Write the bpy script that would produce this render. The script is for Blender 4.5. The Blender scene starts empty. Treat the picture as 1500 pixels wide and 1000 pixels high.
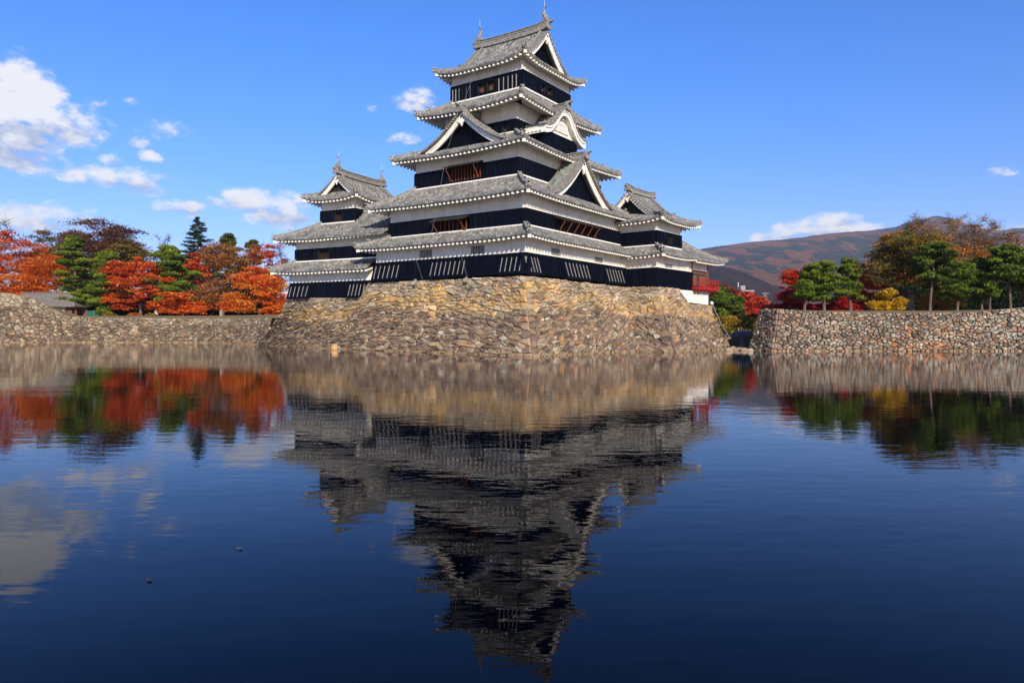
import bpy, math, random
import numpy as np
from mathutils import Vector, noise as mnoise

R = math.radians
scene = bpy.context.scene
col = scene.collection
F, YH, CZ = 1011.87, 478.0, 2.3          # focal length and horizon of the 1500 px photograph, eye height above the water

# ------------------------------------------------------------------ camera, sky, sun, exposure
cd = bpy.data.cameras.new("camera")
cam = bpy.data.objects.new("camera", cd)
col.objects.link(cam)
cam.location = (0, 0, CZ)
cam.rotation_euler = (R(90), 0, 0)
cd.sensor_width = 36
cd.lens = 36 * F / 1500
cd.shift_y = -22 / 1500
cd.clip_end = 20000
scene.camera = cam

SUN_EL = R(24)
SUN_AZ = math.atan2(0.286, -0.958)          # clockwise from +Y
sl = bpy.data.lights.new("sun", "SUN")
sl.energy = 5.0
sl.angle = R(0.5)
sl.color = (1.0, 0.89, 0.73)
so = bpy.data.objects.new("sun", sl)
col.objects.link(so)
sd = Vector((math.sin(SUN_AZ) * math.cos(SUN_EL), math.cos(SUN_AZ) * math.cos(SUN_EL), math.sin(SUN_EL)))
so.rotation_euler = sd.to_track_quat('Z', 'Y').to_euler()
so.location = (0, -30, 60)

world = bpy.data.worlds.new("World")
scene.world = world
world.use_nodes = True
scene.view_settings.view_transform = 'Standard'
scene.view_settings.look = 'None'
scene.view_settings.gamma = 1
scene.view_settings.exposure = 0.25


def build_world():
    nt = world.node_tree
    nt.nodes.clear()
    N = nt.nodes.new
    Lk = nt.links.new

    def inp(sock, v):
        if isinstance(v, bpy.types.NodeSocket):
            Lk(v, sock)
        else:
            sock.default_value = v

    def M(op, a, b=None, c=None, clamp=False):
        n = N('ShaderNodeMath'); n.operation = op; n.use_clamp = clamp
        inp(n.inputs[0], a)
        if b is not None: inp(n.inputs[1], b)
        if c is not None: inp(n.inputs[2], c)
        return n.outputs[0]

    out = N('ShaderNodeOutputWorld'); bg = N('ShaderNodeBackground')
    sky = N('ShaderNodeTexSky'); sky.sky_type = 'NISHITA'; sky.sun_disc = False
    sky.sun_elevation = SUN_EL; sky.sun_rotation = SUN_AZ
    sky.altitude = 600; sky.air_density = 1.0; sky.dust_density = 0.1; sky.ozone_density = 4.0
    hsv = N('ShaderNodeHueSaturation'); hsv.inputs['Saturation'].default_value = 1.22
    hsv.inputs['Value'].default_value = 1.4
    Lk(sky.outputs[0], hsv.inputs['Color'])
    skyc = N('ShaderNodeMix'); skyc.data_type = 'RGBA'; skyc.blend_type = 'MULTIPLY'
    skyc.inputs[0].default_value = 1.0
    tc = N('ShaderNodeTexCoord')
    sep = N('ShaderNodeSeparateXYZ'); Lk(tc.outputs['Generated'], sep.inputs[0])
    hz = N('ShaderNodeMapRange'); hz.interpolation_type = 'SMOOTHSTEP'; Lk(sep.outputs[2], hz.inputs[0])
    hz.inputs[1].default_value = 0.0; hz.inputs[2].default_value = 0.42
    tint = N('ShaderNodeMix'); tint.data_type = 'RGBA'; Lk(hz.outputs[0], tint.inputs[0])
    tint.inputs[6].default_value = (1.02, .84, 1.06, 1); tint.inputs[7].default_value = (.80, .97, 1.36, 1)
    Lk(hsv.outputs[0], skyc.inputs[6]); Lk(tint.outputs[2], skyc.inputs[7])
    az = M('ARCTAN2', sep.outputs[0], sep.outputs[1])
    el = M('ARCSINE', sep.outputs[2])
    n1 = N('ShaderNodeTexNoise'); n1.inputs['Scale'].default_value = 21; n1.inputs['Detail'].default_value = 9
    n1.inputs['Roughness'].default_value = 0.62
    n2 = N('ShaderNodeTexNoise'); n2.inputs['Scale'].default_value = 34; n2.inputs['Detail'].default_value = 7
    n2.inputs['Roughness'].default_value = 0.55
    mp = N('ShaderNodeMapping'); mp.inputs['Scale'].default_value = (1, 1, 1.7)
    Lk(tc.outputs['Generated'], mp.inputs[0])
    Lk(mp.outputs[0], n1.inputs['Vector']); Lk(mp.outputs[0], n2.inputs['Vector'])
    # every cloud: direction (px of the photo's field turned into azimuth / elevation), size, strength
    clouds = [(12, 150, 80, 50, 1.2), (74, 184, 74, 32, 1.1), (15, 208, 76, 42, 1.25), (130, 190, 22, 14, .6), (80, 130, 14, 8, .35),
              (140, 148, 30, 10, .38), (193, 153, 22, 9, .55), (248, 195, 48, 18, .62), (205, 208, 26, 12, .48),
              (165, 236, 24, 11, .62), (222, 230, 22, 11, .58), (188, 266, 66, 18, 1.05), (118, 261, 34, 13, .65),
              (270, 307, 40, 13, 1.0), (318, 298, 24, 11, .75), (365, 295, 40, 16, 1.1), (412, 312, 58, 22, 1.1),
              (366, 322, 22, 9, .5), (70, 326, 90, 24, .95), (10, 245, 20, 6, .5), (608, 147, 34, 22, .7),
              (588, 206, 32, 12, .5), (545, 160, 12, 10, .25), (1222, 327, 34, 15, 1.15), (1182, 337, 44, 14, 1.05), (1140, 348, 40, 9, .85), (1262, 336, 44, 9, .75), (1205, 342, 80, 8, .9),
              (1466, 252, 36, 8, .6), (1500, 330, 60, 8, .5), (640, 330, 10, 4, .2)]
    best = None; lowb = None
    for cx, cy, rx, ry, st in clouds:
        a0 = math.atan((cx - 750) / F)
        e0 = math.atan((YH - cy) / F * math.cos(a0))
        ra = rx / F * math.cos(a0) ** 2 * 1.25
        re = ry / F * math.cos(a0) * 1.35
        u = M('MULTIPLY', M('SUBTRACT', az, a0), 1 / ra)
        v = M('MULTIPLY', M('SUBTRACT', el, e0), 1 / re)
        vv = M('MULTIPLY', v, M('ADD', 1.0, M('MULTIPLY', M('LESS_THAN', v, 0.0), 0.25)))
        d = M('SUBTRACT', st, M('ADD', M('MULTIPLY', u, u), M('MULTIPLY', vv, vv)))
        d = M('MAXIMUM', d, -1.5)
        best = d if best is None else M('MAXIMUM', best, d)
        w = M('MULTIPLY', M('MAXIMUM', d, 0.0), v)
        lowb = w if lowb is None else M('ADD', lowb, w)
    nn = M('MULTIPLY', M('SUBTRACT', n1.outputs[0], 0.52), 3.3)
    n3 = M('MULTIPLY', M('SUBTRACT', n2.outputs[0], 0.5), 1.9)
    dens = M('ADD', best, M('ADD', nn, n3))
    dens = M('ADD', dens, M('MULTIPLY', M('MINIMUM', M('ADD', best, 0.15), 0.0), 2.0))
    mr = N('ShaderNodeMapRange'); mr.interpolation_type = 'SMOOTHSTEP'
    inp(mr.inputs[0], dens); mr.inputs[1].default_value = 0.0; mr.inputs[2].default_value = 1.0
    mr.inputs[3].default_value = 0.0; mr.inputs[4].default_value = 0.95
    # shape shading: sunlit upper billows, greyer undersides
    sh = M('ADD', M('MULTIPLY', lowb, 1.0), M('ADD', M('MULTIPLY', M('SUBTRACT', n2.outputs[0], 0.5), 2.4), M('MULTIPLY', M('SUBTRACT', n1.outputs[0], 0.5), 1.6)))
    mr2 = N('ShaderNodeMapRange'); mr2.interpolation_type = 'SMOOTHSTEP'
    inp(mr2.inputs[0], sh); mr2.inputs[1].default_value = -0.6; mr2.inputs[2].default_value = 0.35
    cc = N('ShaderNodeMix'); cc.data_type = 'RGBA'
    Lk(mr2.outputs[0], cc.inputs[0])
    cc.inputs[6].default_value = (3.4, 4.2, 6.0, 1); cc.inputs[7].default_value = (8.3, 8.3, 8.5, 1)
    mx = N('ShaderNodeMix'); mx.data_type = 'RGBA'
    Lk(mr.outputs[0], mx.inputs[0]); Lk(skyc.outputs[2], mx.inputs[6]); Lk(cc.outputs[2], mx.inputs[7])
    Lk(mx.outputs[2], bg.inputs[0]); bg.inputs[1].default_value = 0.1
    Lk(bg.outputs[0], out.inputs[0])


build_world()

# ------------------------------------------------------------------ helpers
rnd = random.Random(7)


class Frame:
    """A plan frame: local x runs along V, local y along U (90 degrees left of V)."""
    def __init__(s, ox, oy, deg):
        t = R(deg); s.ox, s.oy, s.deg = ox, oy, deg
        s.vx, s.vy = math.cos(t), math.sin(t)

    def w(s, x, y, z=0.0):
        return (s.ox + x * s.vx - y * s.vy, s.oy + x * s.vy + y * s.vx, z)


KEEP = Frame(1.092, 58.0, 55.3)
SMALL = Frame(-13.96, 69.6, 62.3)
TURRET = Frame(15.023, 71.707, 51.0)


def at(px, Y):
    return (px - 750) / F * Y


def zat(py, Y):
    return CZ + (YH - py) / F * Y


class MB:
    def __init__(s):
        s.v = []; s.f = []; s.m = []; s.uv = []; s.c = []

    def face(s, pts, m=0, uv=None, c=None):
        b = len(s.v)
        s.v.extend(pts)
        s.f.append(tuple(range(b, b + len(pts)))); s.m.append(m)
        s.uv.append(uv); s.c.append(c)

    def raw(s, verts, faces, m=0, c=None):
        b = len(s.v)
        s.v.extend(verts)
        for f in faces:
            s.f.append(tuple(i + b for i in f)); s.m.append(m); s.uv.append(None); s.c.append(c)

    def box(s, x0, y0, z0, x1, y1, z1, m=0):
        s.hexa([(x0, y0, z0), (x1, y0, z0), (x1, y1, z0), (x0, y1, z0), (x0, y0, z1), (x1, y0, z1), (x1, y1, z1), (x0, y1, z1)], m)

    def hexa(s, p, m=0, c=None):
        s.raw(p, [(0, 3, 2, 1), (4, 5, 6, 7), (0, 1, 5, 4), (1, 2, 6, 5), (2, 3, 7, 6), (3, 0, 4, 7)], m, c)

    def bar(s, a, b, w, h, m=0, up=(0, 0, 1)):
        a = Vector(a); b = Vector(b); d = (b - a)
        if d.length < 1e-6: return
        d.normalize(); u = Vector(up)
        sd_ = d.cross(u)
        if sd_.length < 1e-4: sd_ = d.cross(Vector((1, 0, 0)))
        sd_.normalize(); u = sd_.cross(d)
        p = []
        for q in (a, b):
            for i, j in ((-1, -1), (1, -1), (1, 1), (-1, 1)):
                p.append(tuple(q + sd_ * (w / 2 * i) + u * (h / 2 * j)))
        s.raw(p, [(0, 1, 2, 3), (7, 6, 5, 4), (0, 4, 5, 1), (1, 5, 6, 2), (2, 6, 7, 3), (3, 7, 4, 0)], m)

    def sweep(s, pts, prof, m=0, cap=True):
        """sweep a profile (list of (side, up)) along points, up stays vertical"""
        pts = [Vector(p) for p in pts]; rings = []
        for i, p in enumerate(pts):
            d = (pts[min(i + 1, len(pts) - 1)] - pts[max(i - 1, 0)])
            h = Vector((d.x, d.y, 0))
            if h.length < 1e-5: h = Vector((1, 0, 0))
            h.normalize(); sdv = Vector((h.y, -h.x, 0))
            rings.append([tuple(p + sdv * a + Vector((0, 0, b))) for a, b in prof])
        n = len(prof); vs = [q for r in rings for q in r]; fs = []
        for i in range(len(pts) - 1):
            for j in range(n):
                k = (j + 1) % n
                fs.append((i * n + j, i * n + k, (i + 1) * n + k, (i + 1) * n + j))
        if cap:
            fs.append(tuple(range(n))); fs.append(tuple(reversed(range((len(pts) - 1) * n, len(pts) * n))))
        s.raw(vs, fs, m)

    def tube(s, pts, radii, n=7, m=0):
        pts = [Vector(p) for p in pts]; vs = []; fs = []
        ref = Vector((0.31, 0.17, 0.93))
        for i, p in enumerate(pts):
            d = (pts[min(i + 1, len(pts) - 1)] - pts[max(i - 1, 0)])
            if d.length < 1e-6: d = Vector((0, 0, 1))
            d.normalize()
            a = d.cross(ref)
            if a.length < 0.05: a = d.cross(Vector((1, 0, 0)))
            a.normalize(); b = d.cross(a)
            for k in range(n):
                t = 2 * math.pi * k / n
                vs.append(tuple(p + (a * math.cos(t) + b * math.sin(t)) * radii[i]))
        for i in range(len(pts) - 1):
            for k in range(n):
                k2 = (k + 1) % n
                fs.append((i * n + k, i * n + k2, (i + 1) * n + k2, (i + 1) * n + k))
        fs.append(tuple(reversed(range(n)))); fs.append(tuple(range((len(pts) - 1) * n, len(pts) * n)))
        s.raw(vs, fs, m)

    def build(s, name, mats, parent=None, origin=None, smooth=False):
        me = bpy.data.meshes.new(name)
        v = s.v
        if origin is not None:
            ox, oy, oz = origin
            v = [(a - ox, b - oy, c - oz) for a, b, c in v]
        me.from_pydata(v, [], s.f)
        if not isinstance(mats, (list, tuple)): mats = [mats]
        for m in mats: me.materials.append(m)
        if len(mats) > 1: me.polygons.foreach_set('material_index', s.m)
        if any(u is not None for u in s.uv):
            lay = me.uv_layers.new(name='UVMap'); buf = []
            for f, u in zip(s.f, s.uv):
                if u is None: buf.extend([0.0, 0.0] * len(f))
                else:
                    for q in u: buf.extend(q)
            lay.data.foreach_set('uv', buf)
        if any(c is not None for c in s.c):
            at_ = me.attributes.new('tint', 'FLOAT_COLOR', 'FACE'); buf = []
            for c in s.c: buf.extend((*(c or (.3, .3, .3)), 1))
            at_.data.foreach_set('color', buf)
        if smooth: me.polygons.foreach_set('use_smooth', [True] * len(s.f))
        me.update()
        o = bpy.data.objects.new(name, me); col.objects.link(o)
        if parent: o.parent = parent
        if origin is not None: o.location = origin
        return o


def tag(o, label, cat, group=None, kind=None):
    if label: o['label'] = label
    if cat: o['category'] = cat
    if group: o['group'] = group
    if kind: o['kind'] = kind
    return o


def thing(name, label, cat, loc=(0, 0, 0), rz=0.0, group=None):
    o = bpy.data.objects.new(name, None); col.objects.link(o)
    o.empty_display_size = 0.5
    o.location = loc; o.rotation_euler = (0, 0, rz)
    return tag(o, label, cat, group)


# ------------------------------------------------------------------ materials
def nodes_of(name):
    m = bpy.data.materials.new(name); m.use_nodes = True
    nt = m.node_tree; b = nt.nodes['Principled BSDF']
    return m, nt, b


def ramp(nt, fac, stops):
    r = nt.nodes.new('ShaderNodeValToRGB')
    e = r.color_ramp.elements
    e[0].position = stops[0][0]; e[0].color = (*stops[0][1], 1)
    e[1].position = stops[1][0]; e[1].color = (*stops[1][1], 1)
    for p, c in stops[2:]:
        k = e.new(p); k.color = (*c, 1)
    nt.links.new(fac, r.inputs[0])
    return r.outputs[0]


def noise_tex(nt, scale, detail=5, rough=.55, vec=None, coord='Object', stretch=None):
    n = nt.nodes.new('ShaderNodeTexNoise')
    n.inputs['Scale'].default_value = scale; n.inputs['Detail'].default_value = detail; n.inputs['Roughness'].default_value = rough
    if vec is None:
        t = nt.nodes.new('ShaderNodeTexCoord'); vec = t.outputs[coord]
    if stretch:
        mp = nt.nodes.new('ShaderNodeMapping'); mp.inputs['Scale'].default_value = stretch
        nt.links.new(vec, mp.inputs[0]); vec = mp.outputs[0]
    nt.links.new(vec, n.inputs['Vector'])
    return n.outputs[0]


def mixc(nt, fac, a, b, blend='MIX'):
    n = nt.nodes.new('ShaderNodeMix'); n.data_type = 'RGBA'; n.blend_type = blend
    for s, v in ((n.inputs[0], fac), (n.inputs[6], a), (n.inputs[7], b)):
        if isinstance(v, bpy.types.NodeSocket): nt.links.new(v, s)
        elif isinstance(v, tuple): s.default_value = (*v, 1)
        else: s.default_value = v
    return n.outputs[2]


def bump(nt, b, height, strength=.5, dist=.05):
    n = nt.nodes.new('ShaderNodeBump'); n.inputs['Strength'].default_value = strength; n.inputs['Distance'].default_value = dist
    nt.links.new(height, n.inputs['Height']); nt.links.new(n.outputs[0], b.inputs['Normal'])


def simple(name, c, rough=.7, var=.25, scale=3.0, stretch=None, spec=.3, bmp=0.0):
    m, nt, b = nodes_of(name)
    f = noise_tex(nt, scale, stretch=stretch)
    lo = tuple(x * (1 - var) for x in c); hi = tuple(min(1, x * (1 + var)) for x in c)
    nt.links.new(ramp(nt, f, [(.3, lo), (.7, hi)]), b.inputs['Base Color'])
    b.inputs['Roughness'].default_value = rough
    b.inputs['Specular IOR Level'].default_value = spec
    if bmp: bump(nt, b, f, bmp, .03)
    return m


def m_tiles():
    m, nt, b = nodes_of('roof_tile')
    uvn = nt.nodes.new('ShaderNodeUVMap')
    mp = nt.nodes.new('ShaderNodeMapping'); mp.inputs['Scale'].default_value = (1 / .30, 1 / .27, 1)
    nt.links.new(uvn.outputs[0], mp.inputs[0])
    fl = nt.nodes.new('ShaderNodeVectorMath'); fl.operation = 'FLOOR'; nt.links.new(mp.outputs[0], fl.inputs[0])
    wn = nt.nodes.new('ShaderNodeTexWhiteNoise'); wn.noise_dimensions = '2D'; nt.links.new(fl.outputs[0], wn.inputs['Vector'])
    base = ramp(nt, wn.outputs[0], [(0, (.075, .074, .07)), (.5, (.135, .131, .122)), (.85, (.21, .203, .185)), (1, (.36, .34, .30))])
    # lichen and weathering patches
    p = noise_tex(nt, .9, 6, .65)
    base = mixc(nt, ramp(nt, p, [(.42, (0, 0, 0)), (.62, (.55, .55, .55))]), base, (.29, .275, .235))
    p2 = noise_tex(nt, 7, 5, .7)
    base = mixc(nt, ramp(nt, p2, [(.50, (0, 0, 0)), (.66, (.8, .8, .8))]), base, (.085, .083, .078))
    p3 = noise_tex(nt, 4.3, 6, .7)
    base = mixc(nt, ramp(nt, p3, [(.60, (0, 0, 0)), (.70, (.75, .75, .75))]), base, (.50, .475, .41))
    nt.links.new(base, b.inputs['Base Color'])
    # tile courses: a saw profile down the slope
    sep = nt.nodes.new('ShaderNodeSeparateXYZ'); nt.links.new(mp.outputs[0], sep.inputs[0])
    fr = nt.nodes.new('ShaderNodeMath'); fr.operation = 'FRACT'; nt.links.new(sep.outputs[1], fr.inputs[0])
    inv = nt.nodes.new('ShaderNodeMath'); inv.operation = 'MULTIPLY_ADD'; inv.inputs[1].default_value = -1; inv.inputs[2].default_value = 1
    nt.links.new(fr.outputs[0], inv.inputs[0])
    bump(nt, b, inv.outputs[0], .5, .04)
    b.inputs['Roughness'].default_value = .62; b.inputs['Specular IOR Level'].default_value = .35
    return m


def m_plaster():
    m, nt, b = nodes_of('white_plaster')
    f = noise_tex(nt, .8, 6, .6)
    st = noise_tex(nt, 1.6, 5, .6, stretch=(1, 1, .12))
    c = ramp(nt, f, [(.3, (.66, .60, .48)), (.65, (.81, .76, .65))])
    c = mixc(nt, ramp(nt, st, [(.5, (0, 0, 0)), (.74, (.45, .45, .45))]), c, (.42, .39, .33))
    nt.links.new(c, b.inputs['Base Color'])
    b.inputs['Roughness'].default_value = .85; b.inputs['Specular IOR Level'].default_value = .2
    bump(nt, b, noise_tex(nt, 9, 4), .15, .02)
    return m


def m_lacquer():
    m, nt, b = nodes_of('black_lacquer_boards')
    f = noise_tex(nt, 2.0, 5, .6, stretch=(1, 1, .3))
    c = ramp(nt, f, [(.3, (.0009, .0016, .0048)), (.7, (.0026, .0044, .0115))])
    ws = noise_tex(nt, 3.0, 5, .6, stretch=(1, 1, .10))
    c = mixc(nt, ramp(nt, ws, [(.58, (0, 0, 0)), (.72, (.5, .5, .5))]), c, (.016, .017, .022))
    nt.links.new(c, b.inputs['Base Color'])
    r = noise_tex(nt, 5, 4)
    rr = nt.nodes.new('ShaderNodeMapRange'); nt.links.new(r, rr.inputs[0]); rr.inputs[3].default_value = .45; rr.inputs[4].default_value = .7
    nt.links.new(rr.outputs[0], b.inputs['Roughness']); b.inputs['Specular IOR Level'].default_value = .10
    return m


def m_tint(name, rough=.9, nscale=5.0, lo=.62, hi=1.35, bmp=.5, spec=.25, spots=None, wet=False):
    """colour comes from the per-stone / per-leaf colour, broken up by noise"""
    m, nt, b = nodes_of(name)
    a = nt.nodes.new('ShaderNodeAttribute'); a.attribute_name = 'tint'
    f = noise_tex(nt, nscale, 6, .65)
    k = ramp(nt, f, [(.3, (lo, lo, lo)), (.7, (hi, hi, hi))])
    c = mixc(nt, 1.0, a.outputs['Color'], k, 'MULTIPLY')
    if spots:
        f2 = noise_tex(nt, nscale * 2.7, 5, .7)
        c = mixc(nt, ramp(nt, f2, [(.58, (0, 0, 0)), (.68, (.7, .7, .7))]), c, spots)
    if wet:
        big = noise_tex(nt, .45, 5, .6)
        c = mixc(nt, 1.0, c, ramp(nt, big, [(.3, (.86, .85, .86)), (.7, (1.42, 1.39, 1.38))]), 'MULTIPLY')
        geo = nt.nodes.new('ShaderNodeNewGeometry'); sp = nt.nodes.new('ShaderNodeSeparateXYZ'); nt.links.new(geo.outputs['Position'], sp.inputs[0])
        ad = nt.nodes.new('ShaderNodeMath'); ad.operation = 'MULTIPLY_ADD'; ad.inputs[1].default_value = .5; nt.links.new(f, ad.inputs[0]); nt.links.new(sp.outputs[2], ad.inputs[2])
        c = mixc(nt, ramp(nt, ad.outputs[0], [(.34, (.8, .8, .8)), (.46, (0, 0, 0))]), c, (.30, .20, .10))
    nt.links.new(c, b.inputs['Base Color'])
    b.inputs['Roughness'].default_value = rough; b.inputs['Specular IOR Level'].default_value = spec
    if bmp: bump(nt, b, noise_tex(nt, nscale * 2.2, 6, .7), bmp, .06)
    return m


def m_leaf(name, trans=.35):
    m, nt, b = nodes_of(name)
    a = nt.nodes.new('ShaderNodeAttribute'); a.attribute_name = 'tint'
    nt.links.new(a.outputs['Color'], b.inputs['Base Color'])
    b.inputs['Roughness'].default_value = .6; b.inputs['Specular IOR Level'].default_value = .2
    t = nt.nodes.new('ShaderNodeBsdfTranslucent'); nt.links.new(a.outputs['Color'], t.inputs[0])
    ms = nt.nodes.new('ShaderNodeMixShader'); ms.inputs[0].default_value = trans
    out = nt.nodes['Material Output']
    nt.links.new(b.outputs[0], ms.inputs[1]); nt.links.new(t.outputs[0], ms.inputs[2]); nt.links.new(ms.outputs[0], out.inputs[0])
    return m


def m_water():
    m, nt, b = nodes_of('moat_water')
    nt.nodes.remove(b)
    tc = nt.nodes.new('ShaderNodeTexCoord'); v = tc.outputs['Object']
    n1 = noise_tex(nt, 1.7, 3, .5, v, stretch=(.75, 2.1, 1))
    n2 = noise_tex(nt, .34, 3, .5, v, stretch=(.6, 1.5, 1))
    n3 = noise_tex(nt, 7.0, 2, .5, v, stretch=(.8, 1.5, 1))
    calm = noise_tex(nt, .05, 3, .5, v, stretch=(.5, 1.8, 1))     # breezes leave calmer and rougher patches

    def mm(op, a, c):
        n = nt.nodes.new('ShaderNodeMath'); n.operation = op
        for s, q in ((n.inputs[0], a), (n.inputs[1], c)):
            if isinstance(q, bpy.types.NodeSocket): nt.links.new(q, s)
            else: s.default_value = q
        return n.outputs[0]
    cr = nt.nodes.new('ShaderNodeMapRange'); nt.links.new(calm, cr.inputs[0])
    cr.inputs[1].default_value = .35; cr.inputs[2].default_value = .65; cr.inputs[3].default_value = .45; cr.inputs[4].default_value = 1.2
    h = mm('ADD', mm('MULTIPLY', n1, 1.0), mm('ADD', mm('MULTIPLY', n2, 2.4), mm('MULTIPLY', n3, .05)))
    h = mm('MULTIPLY', h, cr.outputs[0])
    bp = nt.nodes.new('ShaderNodeBump'); bp.inputs['Strength'].default_value = 1.0; bp.inputs['Distance'].default_value = .0034
    nt.links.new(h, bp.inputs['Height'])
    fr = nt.nodes.new('ShaderNodeFresnel'); fr.inputs['IOR'].default_value = 1.33; nt.links.new(bp.outputs[0], fr.inputs['Normal'])
    fac = mm('MINIMUM', mm('MULTIPLY', mm('POWER', fr.outputs[0], 1.28), 1.18), 1.0)
    body = nt.nodes.new('ShaderNodeBsdfDiffuse'); body.inputs[0].default_value = (.0002, .0007, .0026, 1)
    gl = nt.nodes.new('ShaderNodeBsdfGlossy'); gl.inputs['Roughness'].default_value = .012; gl.inputs['Color'].default_value = (.97, .97, .99, 1)
    nt.links.new(bp.outputs[0], gl.inputs['Normal'])
    mx = nt.nodes.new('ShaderNodeMixShader'); nt.links.new(fac, mx.inputs[0]); nt.links.new(body.outputs[0], mx.inputs[1]); nt.links.new(gl.outputs[0], mx.inputs[2])
    nt.links.new(mx.outputs[0], nt.nodes['Material Output'].inputs[0])
    return m


def m_ground():
    m, nt, b = nodes_of('lawn_ground')
    f = noise_tex(nt, .25, 6, .6)
    c = ramp(nt, f, [(.3, (.10, .085, .035)), (.5, (.20, .14, .06)), (.7, (.13, .11, .05))])
    g = noise_tex(nt, 3, 5, .7)
    c = mixc(nt, ramp(nt, g, [(.45, (0, 0, 0)), (.7, (.6, .6, .6))]), c, (.28, .15, .05))
    nt.links.new(c, b.inputs['Base Color']); b.inputs['Roughness'].default_value = .95
    bump(nt, b, g, .5, .1)
    return m


def m_mountain():
    m, nt, b = nodes_of('mountain_forest')
    tc = nt.nodes.new('ShaderNodeTexCoord'); v = tc.outputs['Object']
    a = nt.nodes.new('ShaderNodeAttribute'); a.attribute_name = 'tint'
    f = noise_tex(nt, .0095, 9, .68, v, stretch=(1, .24, 1.0))
    f3 = noise_tex(nt, .0021, 7, .6, v, stretch=(1, .25, .8))
    f2 = noise_tex(nt, .045, 9, .9, v)
    rust = ramp(nt, f2, [(.36, (.13, .055, .040)), (.5, (.42, .150, .055)), (.66, (.34, .19, .10))])
    green = ramp(nt, f2, [(.38, (.010, .022, .022)), (.62, (.060, .090, .060))])
    grey = ramp(nt, f2, [(.35, (.062, .046, .048)), (.7, (.105, .078, .072))])
    c = mixc(nt, ramp(nt, f, [(.485, (0, 0, 0)), (.515, (1, 1, 1))]), rust, green)
    c = mixc(nt, ramp(nt, f3, [(.56, (0, 0, 0)), (.62, (.8, .8, .8))]), c, grey)
    c = mixc(nt, a.outputs['Fac'], c, grey)
    nt.links.new(c, b.inputs['Base Color']); b.inputs['Roughness'].default_value = 1.0
    b.inputs['Specular IOR Level'].default_value = 0.0
    bump(nt, b, f2, 1.0, 60.0)
    return m


MAT = dict(
    tile=m_tiles(), plaster=m_plaster(), black=m_lacquer(), water=m_water(), ground=m_ground(),
    ridge=simple('ridge_tile', (.23, .215, .185), .75, .55, 5, bmp=.4),
    white=simple('white_limewash', (.76, .72, .63), .8, .10, 2.5),
    barge=simple('barge_board_white', (.80, .74, .63), .75, .14, 1.4),
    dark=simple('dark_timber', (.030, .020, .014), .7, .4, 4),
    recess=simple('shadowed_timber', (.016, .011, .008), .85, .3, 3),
    redwood=simple('red_brown_lattice', (.19, .052, .016), .6, .3, 5),
    darkred=simple('dark_red_lattice', (.16, .045, .015), .7, .4, 5),
    brownwood=simple('brown_timber', (.17, .075, .035), .7, .35, 4, stretch=(1, 1, .3)),
    vermilion=simple('vermilion_paint', (.36, .016, .010), .45, .15, 3),
    greybar=simple('weathered_bars', (.27, .25, .22), .85, .3, 6),
    copper=simple('copper_green', (.22, .36, .28), .6, .3, 2),
    stone=m_tint('stone_block', nscale=8.5, lo=.45, hi=1.5, bmp=1.0, spots=(.36, .33, .26), wet=True),
    mortar=simple('stone_gap_earth', (.030, .026, .020), 1, .3, 3),
    bark=simple('bark', (.115, .085, .065), .95, .4, 5, stretch=(1, 1, .25), bmp=.8),
    pinebark=simple('pine_bark', (.13, .085, .065), .95, .45, 4, stretch=(1, 1, .3), bmp=.8),
    palebark=simple('pale_bark', (.13, .10, .085), .95, .35, 4, bmp=.5),
    leaf=m_leaf('leaves', .42), needle=m_leaf('needles', .30),
    rooftimber=simple('shingle_roof', (.17, .145, .12), .9, .3, 3, bmp=.5),
    metal=simple('painted_metal', (.62, .62, .60), .5, .1, 3),
    steel=simple('grey_steel', (.20, .20, .20), .5, .2, 3),
    greenfab=simple('green_fabric', (.012, .10, .055), .8, .2, 4),
    brick=simple('red_brick_block', (.30, .07, .05), .9, .2, 2),
    pale=simple('pale_facade', (.33, .32, .31), .9, .12, .5),
    window=simple('window_dark', (.04, .05, .06), .3, .2, 2, spec=.5),
    mountain=m_mountain(),
)

# ------------------------------------------------------------------ roofs
RIB = [(0.0, 0.0), (0.20, 0.0), (0.33, .085), (0.5, .115), (0.67, .085), (0.80, 0.0)]


class Side:
    """one eave of a rectangular roof: s along the eave, d inward, both in metres"""
    def __init__(s, rect, k):
        x0, y0, x1, y1 = rect; s.k = k
        s.o, s.es, s.ed, s.L = {'y0': ((x0, y0), (1, 0), (0, 1), x1 - x0), 'x1': ((x1, y0), (0, 1), (-1, 0), y1 - y0),
                                'y1': ((x1, y1), (-1, 0), (0, -1), x1 - x0), 'x0': ((x0, y1), (0, -1), (1, 0), y1 - y0)}[k]

    def p(s, a, d, z):
        return (s.o[0] + s.es[0] * a + s.ed[0] * d, s.o[1] + s.es[1] * a + s.ed[1] * d, z)


def rib_columns(a0, a1):
    n = max(1, round((a1 - a0) / .30)); w = (a1 - a0) / n
    c = []
    for i in range(n):
        for u, h in RIB: c.append((a0 + (i + u) * w, h))
    c.append((a1, 0.0))
    return c


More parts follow.
